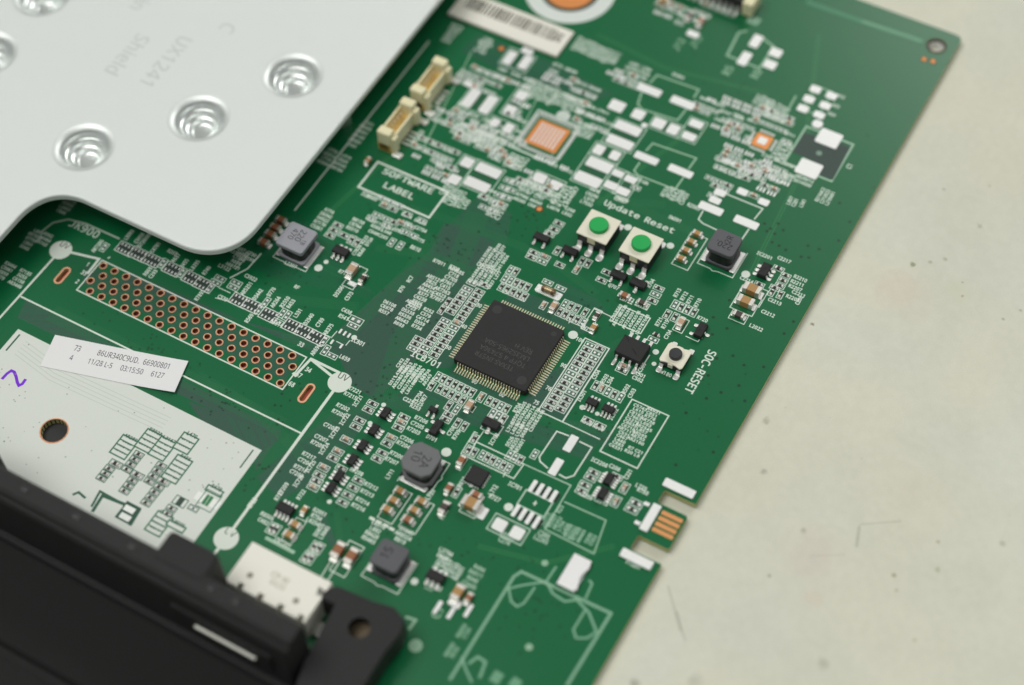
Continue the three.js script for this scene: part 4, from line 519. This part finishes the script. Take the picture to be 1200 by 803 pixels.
// ceramic capacitors
const capGeo = {};
function capacitor(u, v, rot, L, W, H, m, label) {
  const k = [L, W, H].join(); const g = capGeo[k] ??= [rbox(L * 0.62, H * 0.97, W * 0.97, 0.06, 0.1), rbox(L * 0.26, H, W, 0.1, 0.1), slab(rrShape(L * 0.32, W * 0.95, 0.18), 0.3, 0.12, -0.02, 2, 4)];
  const o = G('ceramic_capacitor', board, label); place(o, u, v, 0, rot);
  M('body', g[0], m, o); for (const s of [-1, 1]) { place(M('end_cap', g[1], mat.tin, o), s * L * 0.38, 0); place(M('solder_land', g[2], mat.solder, o), s * L * 0.52, 0); }
  return o;
}
const T = mat.ceramicTan, Br = mat.ceramicBrown, Pl = mat.ceramicPale, Dk = mat.ceramicDark;
for (const [u, v] of pairs([17.33, 36.96, 17.19, 34.85, 17.24, 32.73, 17.24, 30.71])) capacitor(u, v, 0, 1.75, 0.95, 0.95, T);
for (const [u, v] of pairs([-1.74, -32.63, -1.74, -34.60, -1.79, -36.49, 2.28, -32.59, 2.10, -34.55])) capacitor(u, v, 0, 1.9, 1.05, 1.0, T); capacitor(2.08, -36.49, 0, 1.9, 1.05, 1.0, Br);
ln(rectp([16.08, 29.35], [19.21, 37.22]), 0.16, INK, true); ln(rectp([-2.76, -38.17], [-0.01, -31.87]), 0.16, INK, true); ln(rectp([1.14, -37.97], [4.19, -31.90]), 0.16, INK, true);
capacitor(-32.41, 1.07, 90, 2.6, 1.45, 1.3, Pl); capacitor(-29.81, 0.47, 90, 1.8, 0.95, 0.9, Dk); ln(rectp([-32.62, -2.09], [-30.37, 2.91]), 0.14, INK, true); 
capacitor(31.09, 30.32, 0, 3.1, 1.65, 1.5, T); capacitor(31.20, 27.51, 0, 2.9, 1.55, 1.45, T); capacitor(31.26, 24.69, 0, 2.0, 1.1, 0.8, Dk); ln(rectp([29.11, 25.77], [33.26, 29.84]), 0.16, INK, true); ln(rectp([29.22, 28.08], [33.50, 31.93]), 0.16, INK, true); ln(rectp([29.82, 23.61], [32.75, 25.59]), 0.14, INK, true);
capacitor(9.60, -29.31, 0, 3.0, 1.9, 1.6, T); capacitor(9.39, -27.29, 0, 1.9, 1.0, 0.9, Br); capacitor(4.85, -28.42, 90, 1.8, 0.95, 0.9, Br); capacitor(5.98, -31.81, 90, 2.2, 1.2, 0.9, Dk); capacitor(4.05, -22.97, 90, 2.0, 1.1, 0.9, Br);
ln(rectp([8.25, -30.93], [11.08, -28.15]), 0.16, INK, true); ln(rectp([3.76, -24.40], [4.58, -21.94]), 0.14, INK, true);
capacitor(-4.72, -46.55, 90, 2.8, 1.5, 1.3, Br); capacitor(-2.30, -46.43, 90, 2.8, 1.5, 1.3, Br); capacitor(-13.36, -45.88, 0, 1.9, 1.05, 0.95, T); capacitor(-13.18, -47.88, 0, 1.9, 1.1, 0.95, T); capacitor(-13.54, -42.98, 90, 1.5, 0.9, 0.8, T);
ln(rectp([-4.40, -49.79], [-1.63, -43.83]), 0.16, INK, true); ln(rectp([-14.10, -49.08], [-12.28, -44.41]), 0.14, INK, true);
capacitor(15.66, -43.78, 90, 2.6, 1.5, 1.3, T); capacitor(17.53, -43.68, 90, 1.8, 0.95, 0.85, Br); 
for (const [u, v] of pairs([-49.66, 4.43, -49.63, 2.58, -49.58, 0.86, -49.57, -1.19])) capacitor(u, v, 0, 2.1, 1.15, 1.1, Br);
capacitor(23.32, 18.49, 90, 2.0, 1.1, 1.0, Pl); ln(rectp([22.47, 16.92], [24.25, 19.90]), 0.15, INK, true); capacitor(10.64, 10.44, 90, 1.6, 1.0, 0.9, T); capacitor(9.84, 13.04, 90, 1.5, 0.9, 0.6, Dk); capacitor(12.19, 19.01, 0, 1.9, 0.95, 0.85, Br); capacitor(15.51, 19.16, 0, 1.7, 0.95, 0.7, Dk); ln(rectp([14.49, 18.41], [16.79, 19.74]), 0.14, INK, true); ln(rectp([11.22, 18.80], [13.83, 19.38]), 0.14, INK, true);
capacitor(2.51, 11.13, 90, 1.9, 1.05, 0.95, Pl); capacitor(-0.15, -13.21, 90, 2.0, 1.15, 1.0, Pl); ln(rectp([-0.98, -13.85], [0.77, -12.61]), 0.14, INK, true);
capacitor(-13.61, 85.24, 0, 2.2, 1.2, 1.1, T); capacitor(-4.87, 83.64, 90, 2.0, 1.2, 1.0, Br); capacitor(-7.54, 84.03, 90, 1.9, 1.1, 0.9, Dk); capacitor(-43.34, 23.69, 90, 1.5, 0.9, 0.8, T); pad(-4.98, 80.51, 2.4, 1.6, 0, 0.3);
pad(-31.07, -1.04, 1.7, 0.9); pad(15.90, -45.23, 2.2, 1.4, 0, 0.4); pad(11.86, -29.49, 1.2, 2.2, 0, 0.2); for (const [u, v] of pairs([13.94, -47.13, 16.25, -46.86, 18.42, -45.34])) pad(u, v, 0.7, 2.4, 0, 0.2); pad(-4.40, -53.00, 1.1, 2.0, 0, 0.3); pad(-4.10, -57.35, 1.0, 1.4, 0, 0.3);
// small transistors and regulators
function smallChip(name, label, u, v, rot, L, W, H, n1, n2, pitch, o = {}) { // pins leave the two long sides (towards +/- across)
  const g = G(name, board, label); place(g, u, v, 0, rot);
  M('body', bodyOf(L, W, H, 0.12, 0.08), mat.epoxy, g);
  const pw = o.pw ?? 0.4, q = gull(pw, H * 0.55, o.run ?? 0.35, o.foot ?? 0.3, 0.13), f = fillet(pw * 1.5, o.fl ?? 0.75, o.reach ?? 0.55);
  pinRow(g, n1, n1 === 2 ? (o.wide ?? pitch) : pitch, W / 2, 90, q, mat.solder, 'pin', f); pinRow(g, n2, n2 === 2 ? (o.wide ?? pitch) : pitch, W / 2, 270, q, mat.solder, 'pin', f); return g;
}
for (const [u, v] of pairs([-11.70, -21.17, -11.67, -24.84, -11.67, -28.28, -11.68, -31.42, -12.00, -35.06, -11.94, -37.47])) smallChip('transistor_array', null, u, v, 90, 2.0, 1.25, 0.95, 3, 3, 0.65, { pw: 0.32 });
dot(-13.07, -19.64, 0.42); dot(-13.17, -23.77, 0.42); dot(-11.05, -39.49, 0.42); dot(-10.67, -32.61, 0.3);
smallChip('transistor', null, -5.03, -16.80, 0, 1.5, 1.0, 0.8, 1, 2, 1.0, { wide: 1.0, pw: 0.35 }); smallChip('transistor', 'black three-legged transistor beside the grey inductor', -2.80, -19.55, 90, 2.9, 1.4, 1.0, 2, 1, 1.9, { wide: 1.9 });
smallChip('transistor', 'black three-legged transistor below the processor', 4.89, -14.63, 0, 2.9, 1.6, 1.1, 2, 1, 1.9, { wide: 1.9, pw: 0.55 }); ln(rectp([3.48, -15.87], [6.71, -13.83]), 0.16, INK, true);
smallChip('regulator_chip', 'small six-legged black chip beside the pale grey inductor', -36.37, 3.63, 0, 2.9, 1.6, 1.1, 3, 3, 0.95, { pw: 0.42 });
smallChip('regulator_chip', 'small six-legged black chip near the board edge', 31.19, 35.16, 90, 2.9, 1.6, 1.1, 3, 3, 0.95, { pw: 0.42 });
smallChip('transistor', 'black three-legged transistor by the small black push switch', 27.01, 18.57, 90, 2.9, 1.5, 1.0, 2, 1, 1.9, { wide: 1.9 }); ln(pairs([25.08, 16.73, 27.44, 16.70, 27.57, 18.07]), 0.16);
smallChip('regulator_chip', null, 17.54, -2.96, 0, 2.0, 1.25, 0.9, 3, 3, 0.65, { pw: 0.3 }); smallChip('regulator_chip', null, 20.53, -2.85, 0, 2.0, 1.25, 0.9, 3, 3, 0.65, { pw: 0.3 });
smallChip('transistor_array', null, 26.79, -14.59, 90, 2.1, 1.3, 1.0, 4, 4, 0.5, { pw: 0.24 }); smallChip('transistor_array', null, 27.15, -17.35, 90, 2.1, 1.3, 1.0, 4, 4, 0.5, { pw: 0.24 }); dot(25.82, -13.49, 0.35); dot(25.99, -16.47, 0.35);
smallChip('transistor', null, -6.49, 23.11, 0, 2.9, 1.4, 1.0, 1, 2, 1.9, { wide: 1.9 }); smallChip('transistor', null, -0.68, 22.90, 0, 2.9, 1.4, 1.0, 1, 2, 1.9, { wide: 1.9 }); smallChip('transistor', null, 9.33, 22.25, 0, 2.9, 1.4, 1.0, 1, 2, 1.9, { wide: 1.9 }); smallChip('transistor', 'black three-legged transistor before the Reset switch', 13.18, 22.24, 0, 2.9, 1.5, 1.1, 2, 1, 1.9, { wide: 1.9, pw: 0.5 });
smallChip('regulator_chip', 'small six-legged black chip beside the rear black cover', 11.19, -43.05, 0, 2.9, 1.6, 1.1, 3, 3, 0.95, { pw: 0.42 }); smallChip('transistor_array', null, -16.30, -44.31, 0, 2.9, 1.6, 1.1, 4, 4, 0.7, { pw: 0.34 });
smallChip('memory_chip', 'black eight-legged memory chip left of the small black push switch', 18.74, 9.23, 0, 4.9, 3.9, 1.6, 4, 4, 1.27, { pw: 0.42, run: 0.75, foot: 0.45, fl: 1.3, reach: 1.15 }); ln(pairs([21.44, 7.45, 21.46, 10.41]), 0.2);
{ const o = G('leadless_chip', board, 'small square leadless black chip below the processor'); place(o, 7.70, -24.25); M('body', bodyOf(3.15, 3.15, 0.85, 0.03, 0.1), mat.epoxy, o); for (const s of [0, 90, 180, 270]) for (let i = 0; i < 6; i++) { const a = s * PI / 180, t = (i - 2.5) * 0.45, f = M('foot_land', box(0.5, 0.12, 0.2, -0.01), mat.solder, o); place(f, 1.62 * Math.cos(a) - t * Math.sin(a), 1.62 * Math.sin(a) + t * Math.cos(a), 0, s); } ln(pairs([9.55, -25.23, 9.21, -22.71]), 0.12); }
{ const o = G('glass_diode', board, 'barrel-shaped metal can lying in a white outlined box above the processor'); place(o, 0.07, 13.73); M('land', slab(rrShape(4.9, 1.5, 0.2), 0.08, 0.03, -0.02), mat.pad, o); const c = M('body', new THREE.CapsuleGeometry(0.58, 1.7, 6, 20).rotateZ(PI / 2).translate(0, 0.62, 0), std({ color: new THREE.Color().setRGB(0.40, 0.31, 0.18), metalness: 0.55, roughness: 0.35 }), o); for (const s of [-1, 1]) place(M('end_band', cyl(0.63, 0.5, -0.25, 24).rotateZ(PI / 2).translate(0, 0.64, 0), std({ color: new THREE.Color().setRGB(0.16, 0.10, 0.05), metalness: 0.4, roughness: 0.4 }), o), s * 0.95, 0); ln(rectp([-2.03, 12.91], [2.25, 14.39]), 0.17, INK, true); }
// the tiny chips in the footprint arrays: the larger ones in view singly
{
  const two = (L, W, H, m) => { const a = box(L * 0.6, H * 0.96, W * 0.98, 0.03), b = mergeGeometries([rbox(L * 0.24, H, W, 0.04, 0.03).translate(-L * 0.38, 0, 0), rbox(L * 0.24, H, W, 0.04, 0.03).translate(L * 0.38, 0, 0)]); const g = mergeGeometries([a.toNonIndexed(), b.index ? b.toNonIndexed() : b], true); return [g, [m, mat.tin]]; };
  const kinds = { r: ['chip_resistor', ...two(0.98, 0.46, 0.24, mat.resistor)], c: ['chip_capacitor', ...two(1.05, 0.55, 0.5, Pl)], b: ['chip_resistor', ...two(1.1, 0.55, 0.4, mat.resistor)] };
  const placed = cells.sort((p, q) => Math.hypot(p[1] - 5, p[2] + 5) - Math.hypot(q[1] - 5, q[2] + 5));
  const far = [];
  placed.forEach(([k, u, v, q, s], i) => {
    const [name, geo, m] = kinds[k];
    if (i < 290) place(M(name, geo, m, board), u + rr(-0.03, 0.03), v + rr(-0.03, 0.03), 0, (q ? 90 : 0) + rr(-3, 3)); else far.push([geo, m, u, v, q]);
  });
  const body = [], ends = [];
  for (const [, , u, v, q] of far) { const t = (g) => { g.rotateY(q ? PI / 2 : 0).translate(u, 0, -v); return g.toNonIndexed(); }; body.push(t(box(0.6, 0.33, 0.48, 0.03))); ends.push(t(box(0.24, 0.34, 0.5, 0.03).translate(-0.38, 0, 0)), t(box(0.24, 0.34, 0.5, 0.03).translate(0.38, 0, 0))); }
  if (far.length) { const m = M('distant_chip_resistors', mergeGeometries([mergeGeometries(body), mergeGeometries(ends)], true), [mat.resistor, mat.tin], board); m.userData.kind = 'stuff'; }
  const bare = [], pins = [];
  for (const [u, v, w, d, k] of solderDots) { const g = new THREE.BoxGeometry(w, 0.07, d).translate(u, 0.02, -v); (k ? pins : bare).push(g); }
  M('tiny_solder_lands', mergeGeometries(bare), mat.pad, board).userData.kind = 'stuff';
  M('pin_solder_lands', mergeGeometries(pins), mat.pin, board).userData.kind = 'stuff';
}
// the board's printed skin, in four sheets, now that all ink is known
for (const [a, b, c, d] of TILES) {
  const k = 24, w = Math.round((b - a) * k), h = Math.round((d - c) * k), cv = canvas(w, h), x = cv.getContext('2d');
  x.fillStyle = MASK; x.fillRect(0, 0, w, h);
  x.setTransform(w / (b - a), 0, 0, -h / (d - c), -a * w / (b - a), d * h / (d - c));
  for (const f of under) f(x);
  const q = canvas(Math.round(w / 2), Math.round(h / 2)), y = q.getContext('2d');   // relief and gloss: ink and traces stand up and are duller than the mask
  y.fillStyle = '#4c4c4c'; y.fillRect(0, 0, q.width, q.height);
  y.setTransform(q.width / (b - a), 0, 0, -q.height / (d - c), -a * q.width / (b - a), d * q.height / (d - c));
  let level = '#545454';
  const P2 = new Proxy(y, { get: (t, p) => { const v = t[p]; return typeof v === 'function' ? v.bind(t) : v; }, set: (t, p, v) => { t[p] = (p === 'fillStyle' || p === 'strokeStyle') ? level : v; return true; } });
  for (const f of under) f(P2); level = '#b0b0b0'; for (const f of print) f(P2);
  for (const f of print) f(x);
  x.setTransform(1, 0, 0, 1, 0, 0);
  const im = x.getImageData(0, 0, w, h), D = im.data;                  // a fine unevenness of the mask's green
  for (let i = 0; i < D.length; i += 4) { const n = (rnd() - 0.5) * 9; D[i] += n; D[i + 1] += n; D[i + 2] += n; }
  x.putImageData(im, 0, 0);
  const relief = tex(q, false);
  const m = std({ map: tex(cv), roughnessMap: relief, roughness: 1.0, bumpMap: relief, bumpScale: 0.00006 });
  const s = clipTile(a, b, c, d); s.holes = holes.filter((t) => t[1] > a && t[1] < b && t[2] > c && t[2] < d).map(holePath);
  const g = new THREE.ShapeGeometry(s, 12), p = g.attributes.position, uv = g.attributes.uv;
  for (let i = 0; i < p.count; i++) uv.setXY(i, (p.getX(i) - a) / (b - a), (p.getY(i) - c) / (d - c));
  M('solder_mask', g.rotateX(-PI / 2), m, board);
}
// ---------------------------------------------------------------- wire connectors
function connector(label, u, v) {                                     // nylon housing, long side along v, open to the top
  const o = G('wire_connector', board, label); place(o, u, v, 0, 90);
  const L = 10.2, W = 3.4, H = 5.0;
  M('floor', rbox(L - 0.4, 2.2, W - 0.6, 0.15, 0.2), mat.nylonDeep, o);
  for (const s of [-1, 1]) { place(M('end_block', rbox(1.9, H, W - 0.5, 0.4, 0.2), mat.nylon, o), s * (L / 2 - 1.15), 0); place(M('key_rib', rbox(1.5, H - 1.2, 1.0, 0.25, 0.2), mat.nylon, o), s * (L / 2 - 1.3), -W / 2 - 0.05); }
  place(M('side_wall', rbox(L - 3, H - 1.6, 0.45, 0.12, 0.2), mat.nylon, o), 0, -W / 2 + 0.35); place(M('side_wall', rbox(L - 3, H - 1.1, 0.45, 0.12, 0.2), mat.nylon, o), 0, W / 2 - 0.4);
  for (let i = 0; i < 4; i++) { place(M('contact_pin', box(0.35, 3.2, 0.35, 1.0), mat.pin, o), (i - 1.5) * 1.0, 0.1); place(M('solder_foot', rbox(0.4, 0.2, 1.4, 0.06, 0), mat.solder, o), (i - 1.5) * 1.0, -W / 2 - 0.7); }
  for (const s of [-1, 1]) place(M('anchor_foot', slab(rrShape(1.3, 2.0, 0.4), 0.4, 0.15, -0.02), mat.solder, o), s * (L / 2 - 0.5), -W / 2 - 0.8);
  return o;
}
connector('cream nylon wire connector, the farther of two in a row by the metal plate', -41.95, 43.8);
connector('cream nylon wire connector, the nearer of two in a row by the metal plate', -41.95, 32.2);
{
  const o = G('wire_connector', board, 'white plastic connector partly behind the black cover'); place(o, -8.0, -57.45);
  const L = 14.8, Y = 7.7, H = 6.0, top = [[-L / 2, Y / 2], [-L / 2, -Y / 2]];
  for (let i = 0; i < 4; i++) { const c = -L / 2 + (i + 0.5) * L / 4; top.push([c - 0.9, -Y / 2], [c - 0.9, -Y / 2], [c + 0.35, -Y / 2], [c + 0.35, -Y / 2 + 0.9], [c + 1.3, -Y / 2 + 0.9], [c + 1.3, -Y / 2]); }
  top.push([L / 2, -Y / 2], [L / 2, Y / 2]);
  M('housing', slab(poly(top), H - 0.3, 0.15, 0.3, 2), mat.white, o);
  for (const [a, b] of [[-4.4, -1.2], [4.2, -1.4]]) place(M('latch_dimple', cyl(0.5, 0.02, H + 0.001, 20), std({ color: srgb('#8b8878'), roughness: 0.6 }), o), a, b);
  marking(o, [['CP-W', -0.1, 0.7, 1.0, 0], ['6520', 0.2, -0.5, 0.9, 0]], 8, 5, H + 0.02, 'rgba(150,138,104,0.5)', 0.6);
  M('skirt', box(L * 0.94, 1.6, Y * 0.9, 0), mat.white, o);
  for (let i = 0; i < 4; i++) place(M('solder_foot', rbox(0.6, 0.3, 2, 0.1, 0), mat.solder, o), (i - 1.5) * 3.4, Y / 2 + 0.8);
  for (const s of [-1, 1]) place(M('anchor_foot', slab(rrShape(1.6, 2.6, 0.5), 0.8, 0.3, -0.02), mat.solder, o), s * (L / 2 + 0.8), -1.8);
}
{
  const o = G('flat_cable_socket', board, 'beige flat cable socket at the far edge with a row of fine pins'); place(o, -6.89, 91.93);
  M('housing', rbox(16, 3.0, 4.0, 0.3, 0.2), mat.dark, o); place(M('end_block', rbox(2.2, 3.3, 4.6, 0.3, 0.2), mat.nylon, o), 9.0, -0.3); place(M('end_block', rbox(2.2, 3.3, 4.6, 0.3, 0.2), mat.nylon, o), -9.0, -0.3);
  for (let i = 0; i < 12; i++) place(M('pin', gull(0.5, 1.2, 0.8, 0.7, 0.2), mat.solder, o), (i - 5.5) * 1.25, -2.0, 0, 270);
}
// ---------------------------------------------------------------- the pressed metal plate over the board
{
  const H = 9.0, o = new THREE.Group(); o.name = 'metal_shield_plate'; scene.add(o);
  tag(o, 'large bright metal plate with pressed dimples, standing over one corner of the board', 'metal plate');
  const s = new THREE.Shape();
  s.moveTo(-48, 112); s.lineTo(-48, -3.6); s.bezierCurveTo(-48, -9.2, -51.6, -13.1, -57.6, -13.1); s.lineTo(-78.4, -13.1); s.bezierCurveTo(-83.5, -13.3, -86.2, -16.4, -86.3, -21.6); s.lineTo(-86.3, -60); s.lineTo(-150, -60); s.lineTo(-150, 112); s.closePath();
  const dim = [-85.81, -3.31, -71.39, 12.15, -62.03, 28.88, -116.33, 23.50, -115.87, 6.65];
  const D = pairs(dim); s.holes = D.map(([u, v]) => { const p = new THREE.Path(); p.absarc(u, v, 6.2, 0, 2 * PI, true); return p; });
  const sheet = M('sheet', slab(s, 1.5, 0.4, H - 1.5, 3, 28), mat.aluminium, o);
  const lathe = (a, n) => new THREE.LatheGeometry(new THREE.SplineCurve(a.map(([r, y]) => new THREE.Vector2(r, y + H))).getPoints(n), 64);
  const skirt = lathe([[6.65, -0.02], [6.2, -0.01], [5.6, -0.05], [5.1, -0.16], [4.7, -0.36], [4.45, -0.6]], 24);
  const well = lathe([[4.45, -0.6], [4.2, -0.95], [4.0, -1.35], [3.75, -1.75], [3.45, -1.95], [3.2, -2.25], [3.0, -2.7], [2.7, -2.95], [2.4, -3.1], [2.2, -3.5], [1.95, -3.85], [1.6, -4.0], [1.0, -4.05], [0, -4.05]], 70);
  for (const [u, v] of D) { const d = G('pressed_dimple', o, 'round pressed dimple with stepped shiny walls'); place(d, u, v, 0, rr(0, 300)); M('rolled_rim', skirt, mat.drawn, d); M('well', well, mat.dimple, d); }
  const m = M('faint_stamp', new THREE.PlaneGeometry(40, 40).rotateX(-PI / 2), std({ map: print2d([['Shield', -6.2, -8.0, 3.0, -90], ['UX1241', 1.2, -6.0, 3.0, -90], ['Main', -12, 6.5, 3.0, -90], ['C', 6.5, 6.5, 3.0, -90]], 40, 40, 'rgba(128,134,132,0.17)', { k: 12, font: '100px sans-serif' }), transparent: true, roughness: 0.6 }), o); place(m, -86.10, 26.59, H + 0.01); m.castShadow = false;
  for (const [u, v] of [[-70, -6], [-53, 30], [-100, 40], [-110, 80], [-120, -20]]) place(M('support_post', cyl(1.6, H - 1.1, 0, 20), mat.dimple, o), u, v);
}
// ---------------------------------------------------------------- paper labels
function curl(w, d, lift) { const g = new THREE.BoxGeometry(w, 0.09, d, 24, 1, 8), p = g.attributes.position; for (let i = 0; i < p.count; i++) { const a = p.getX(i) / w + 0.5, b = 0.5 - p.getZ(i) / d; p.setY(i, p.getY(i) + 0.06 + lift * Math.pow(Math.max(0, a - 0.55) / 0.45, 2) * (0.5 + 0.5 * (1 - b))); } g.computeVertexNormals(); return g; }
{
  const w = 24.6, d = 6.6, k = 60, c = canvas(Math.round(w * k), Math.round(d * k)), x = c.getContext('2d'); x.fillStyle = '#e6e5e7'; x.fillRect(0, 0, c.width, c.height);
  x.fillStyle = '#36343a'; x.textBaseline = 'middle'; const put = (s, a, b, h) => { x.save(); x.translate(a * k, b * k); x.scale(h * k / 73 * 0.72, h * k / 73); x.font = '100px sans-serif'; x.fillText(s, 0, 0); x.restore(); };
  put('73', 4.3, 1.75, 1.15); put('86UR340C9UD.', 8.6, 1.75, 1.15); put('66900801', 17.0, 1.75, 1.15); put('4', 4.3, 3.75, 1.1); put('11/28 L-5', 7.6, 3.75, 1.1); put('03:15:50', 13.6, 3.75, 1.1); put('6127', 19.2, 3.75, 1.1);
  const o = M('paper_label', curl(w, d, 0.55), std({ map: tex(c), roughness: 0.85 }), scene); place(o, -57.93, -34.67, 0.0, 15.2); tag(o, 'white paper label with two lines of printed numbers stuck across the white print field', 'label');
}
{
  const w = 24.4, d = 7.2, k = 50, c = canvas(Math.round(w * k), Math.round(d * k)), x = c.getContext('2d'); x.fillStyle = '#e8e5db'; x.fillRect(0, 0, c.width, c.height); x.fillStyle = '#3b3526';
  let a = 1.9; while (a < w - 2.6) { const b = rr(0.16, 0.5); x.fillRect(a * k, 1.0 * k, b * k, 3.3 * k); a += b + rr(0.16, 0.5); }
  x.fillRect((w - 2.7) * k, 1.5 * k, 1.6 * k, 2.5 * k); x.fillStyle = '#e8e5db'; for (let i = 0; i < 8; i++) for (let j = 0; j < 12; j++) if (rnd() < 0.5) x.fillRect((w - 2.7 + i * 0.2) * k, (1.5 + j * 0.2) * k, 0.2 * k, 0.2 * k);
  const o = M('barcode_label', rbox(w, 0.7, d, 0.2, 0.02), [std({ color: srgb('#e8e5db'), roughness: 0.7 })], scene); o.material = std({ color: srgb('#e8e5db'), roughness: 0.7 }); place(o, -37.3, 66.2, 0, 0); tag(o, 'pale label carrying a barcode beside the big round copper land', 'label');
  const pr = M('barcode_print', new THREE.PlaneGeometry(w - 0.4, d - 0.4).rotateX(-PI / 2).translate(0, 0.73, 0), std({ map: tex(c), roughness: 0.7 }), o);
}
// ---------------------------------------------------------------- the black plastic cover along the near edge
{
  const o = new THREE.Group(); o.name = 'black_plastic_cover'; scene.add(o); place(o, -30, -64.0, 0, 0);
  tag(o, 'matt black plastic cover with a stepped rail and screw lug along the board', 'plastic cover');
  const L = 130, along = (pts, len, bev = 0.25) => new THREE.ExtrudeGeometry(poly(pts), { depth: len, bevelEnabled: bev > 0, bevelThickness: bev, bevelSize: bev, bevelOffset: -bev, bevelSegments: 2 });
  // section across the rail: first number towards the far side, second height; swept along u
  const sweep = (pts, u0, u1, bev) => along(pts, u1 - u0, bev).rotateY(PI / 2).translate(u0, 0, 0);   // shape x becomes -z after the turn
  const back = (d) => [[d, 0.3], [d, 13.3], [d - 0.6, 14], [-3.3, 14.0], [-3.9, 13.6], [-4.1, 12.9], [-4.6, 12.7], [-4.9, 12.1], [-5.6, 2], [-5.6, 0.3]];
  M('rail', sweep(back(-0.2), -80, 32, 0.25), mat.plastic, o);
  M('ledge', sweep([[-5.2, -1.45], [-5.2, 1.6], [-6.1, 1.6], [-6.3, 2.2], [-6.7, 2.2], [-7.0, 1.6], [-7.0, -1.45]], -80, 60, 0.12), mat.plastic, o);
  M('floor_panel', sweep([[-6.9, -1.45], [-6.9, 0.9], [-20.5, 0.9], [-21.0, 0.3], [-21.0, -1.45]], -80, 60, 0.2), mat.floorPlastic, o);
  M('lower_panel', sweep([[-22.9, -1.45], [-22.9, 1.0], [-60, 1.0], [-60, -1.45]], -80, 60, 0.3), mat.floorPlastic, o);
  M('groove_floor', sweep([[-20.8, -1.45], [-20.8, -0.7], [-23.2, -0.7], [-23.2, -1.45]], -80, 60, 0), mat.plasticDeep, o);
  place(M('rail_stud', slab(rrShape(9, 5.2, 1.0), 13.8, 0.5, 0.4), mat.plastic, o), 10.6, 0.7); place(M('rail_stud', slab(rrShape(8, 5.4, 1.2), 13.8, 0.5, 0.4), mat.plastic, o), -32.0, 0.2);
  for (const [u, w] of [[-8, 1.6], [2.5, 1.4], [-18, 1.5], [17, 1.3], [21.5, 1.3]]) place(M('rail_nub', slab(rrShape(w, 0.9, 0.35), 0.5, 0.2, 13.7), mat.plasticGlint, o), u, -1.9);
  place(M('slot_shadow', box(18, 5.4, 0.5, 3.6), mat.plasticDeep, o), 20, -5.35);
  { const b = M('white_strip', rbox(11.2, 0.7, 0.7, 0.2, 5.6), std({ color: new THREE.Color().setRGB(0.88, 0.87, 0.80), roughness: 0.4 }), o); place(b, 20.6, -5.6); b.userData.label = 'thin white strip in the slot of the rail'; }
}
{
  const lug = pairs([-2.58, -54.70, -0.76, -54.85, 0.42, -53.55, 1.34, -53.54, 6.50, -53.16, 9.87, -52.44, 12.35, -53.50, 13.06, -55.66, 12.64, -59.36, 12.66, -65.85, 13.04, -72.29, 5.38, -76.51, 2.59, -66.60, 2.23, -62.08, 1.63, -56.64, -0.51, -56.67, -1.93, -57.12]);
  const s = new THREE.Shape(); lug.forEach(([a, b], i) => i ? s.lineTo(a, b) : s.moveTo(a, b)); s.closePath(); const h = [7.09, -57.98]; const q = new THREE.Path(); q.absarc(h[0], h[1], 2.15, 0, 2 * PI, true); s.holes = [q];
  const o = scene.children.find((c) => c.name === 'black_plastic_cover');
  const g = slab(s, 5.4, 0.45, 0.6, 3, 20); const m = M('screw_lug', g, mat.plastic, o);
  m.position.set(0, 0, 0); m.rotation.y = 0; o.updateMatrixWorld(true); m.applyMatrix4(o.matrixWorld.clone().invert()); m.userData.label = 'rounded lug with a screw hole at the end of the rail';
  const c = M('hole_floor', cyl(2.1, 0.4, 3.0, 28), std({ color: srgb('#6b5d49'), roughness: 0.5, metalness: 0.3 }), o); place(c, h[0], h[1], 0); c.applyMatrix4(o.matrixWorld.clone().invert());
}
// ---------------------------------------------------------------- the lamps' fittings, overhead and out of the frame
lampSpots.forEach(([x, y, z, w, d], i) => {
  const o = new THREE.Group(); o.name = numbered('ceiling_lamp'); scene.add(o); o.position.set(x, y, z); o.lookAt(0, 0, 0); o.translateZ(-0.02);
  tag(o, ['white ceiling lamp high on the side of the metal plate', 'white ceiling lamp high behind the far board edge', 'white ceiling lamp high above the near board edge'][i], 'lamp');
  const add = (n, g, m) => { const q = new THREE.Mesh(g, m); q.name = numbered(n); o.add(q); return q; };
  add('diffuser', new THREE.BoxGeometry(w, d, 0.01), std({ color: 0xffffff, emissive: new THREE.Color().setRGB(1, 0.985, 0.93), emissiveIntensity: 0.6, roughness: 0.6 }));
  add('housing', new THREE.BoxGeometry(w + 0.06, d + 0.06, 0.06).translate(0, 0, -0.04), std({ color: new THREE.Color().setRGB(0.7, 0.7, 0.7), roughness: 0.6 }));
});
scene.traverse((q) => { if (q.isMesh) { q.castShadow = q.castShadow; q.receiveShadow = true; } });
renderer.render(scene, camera);
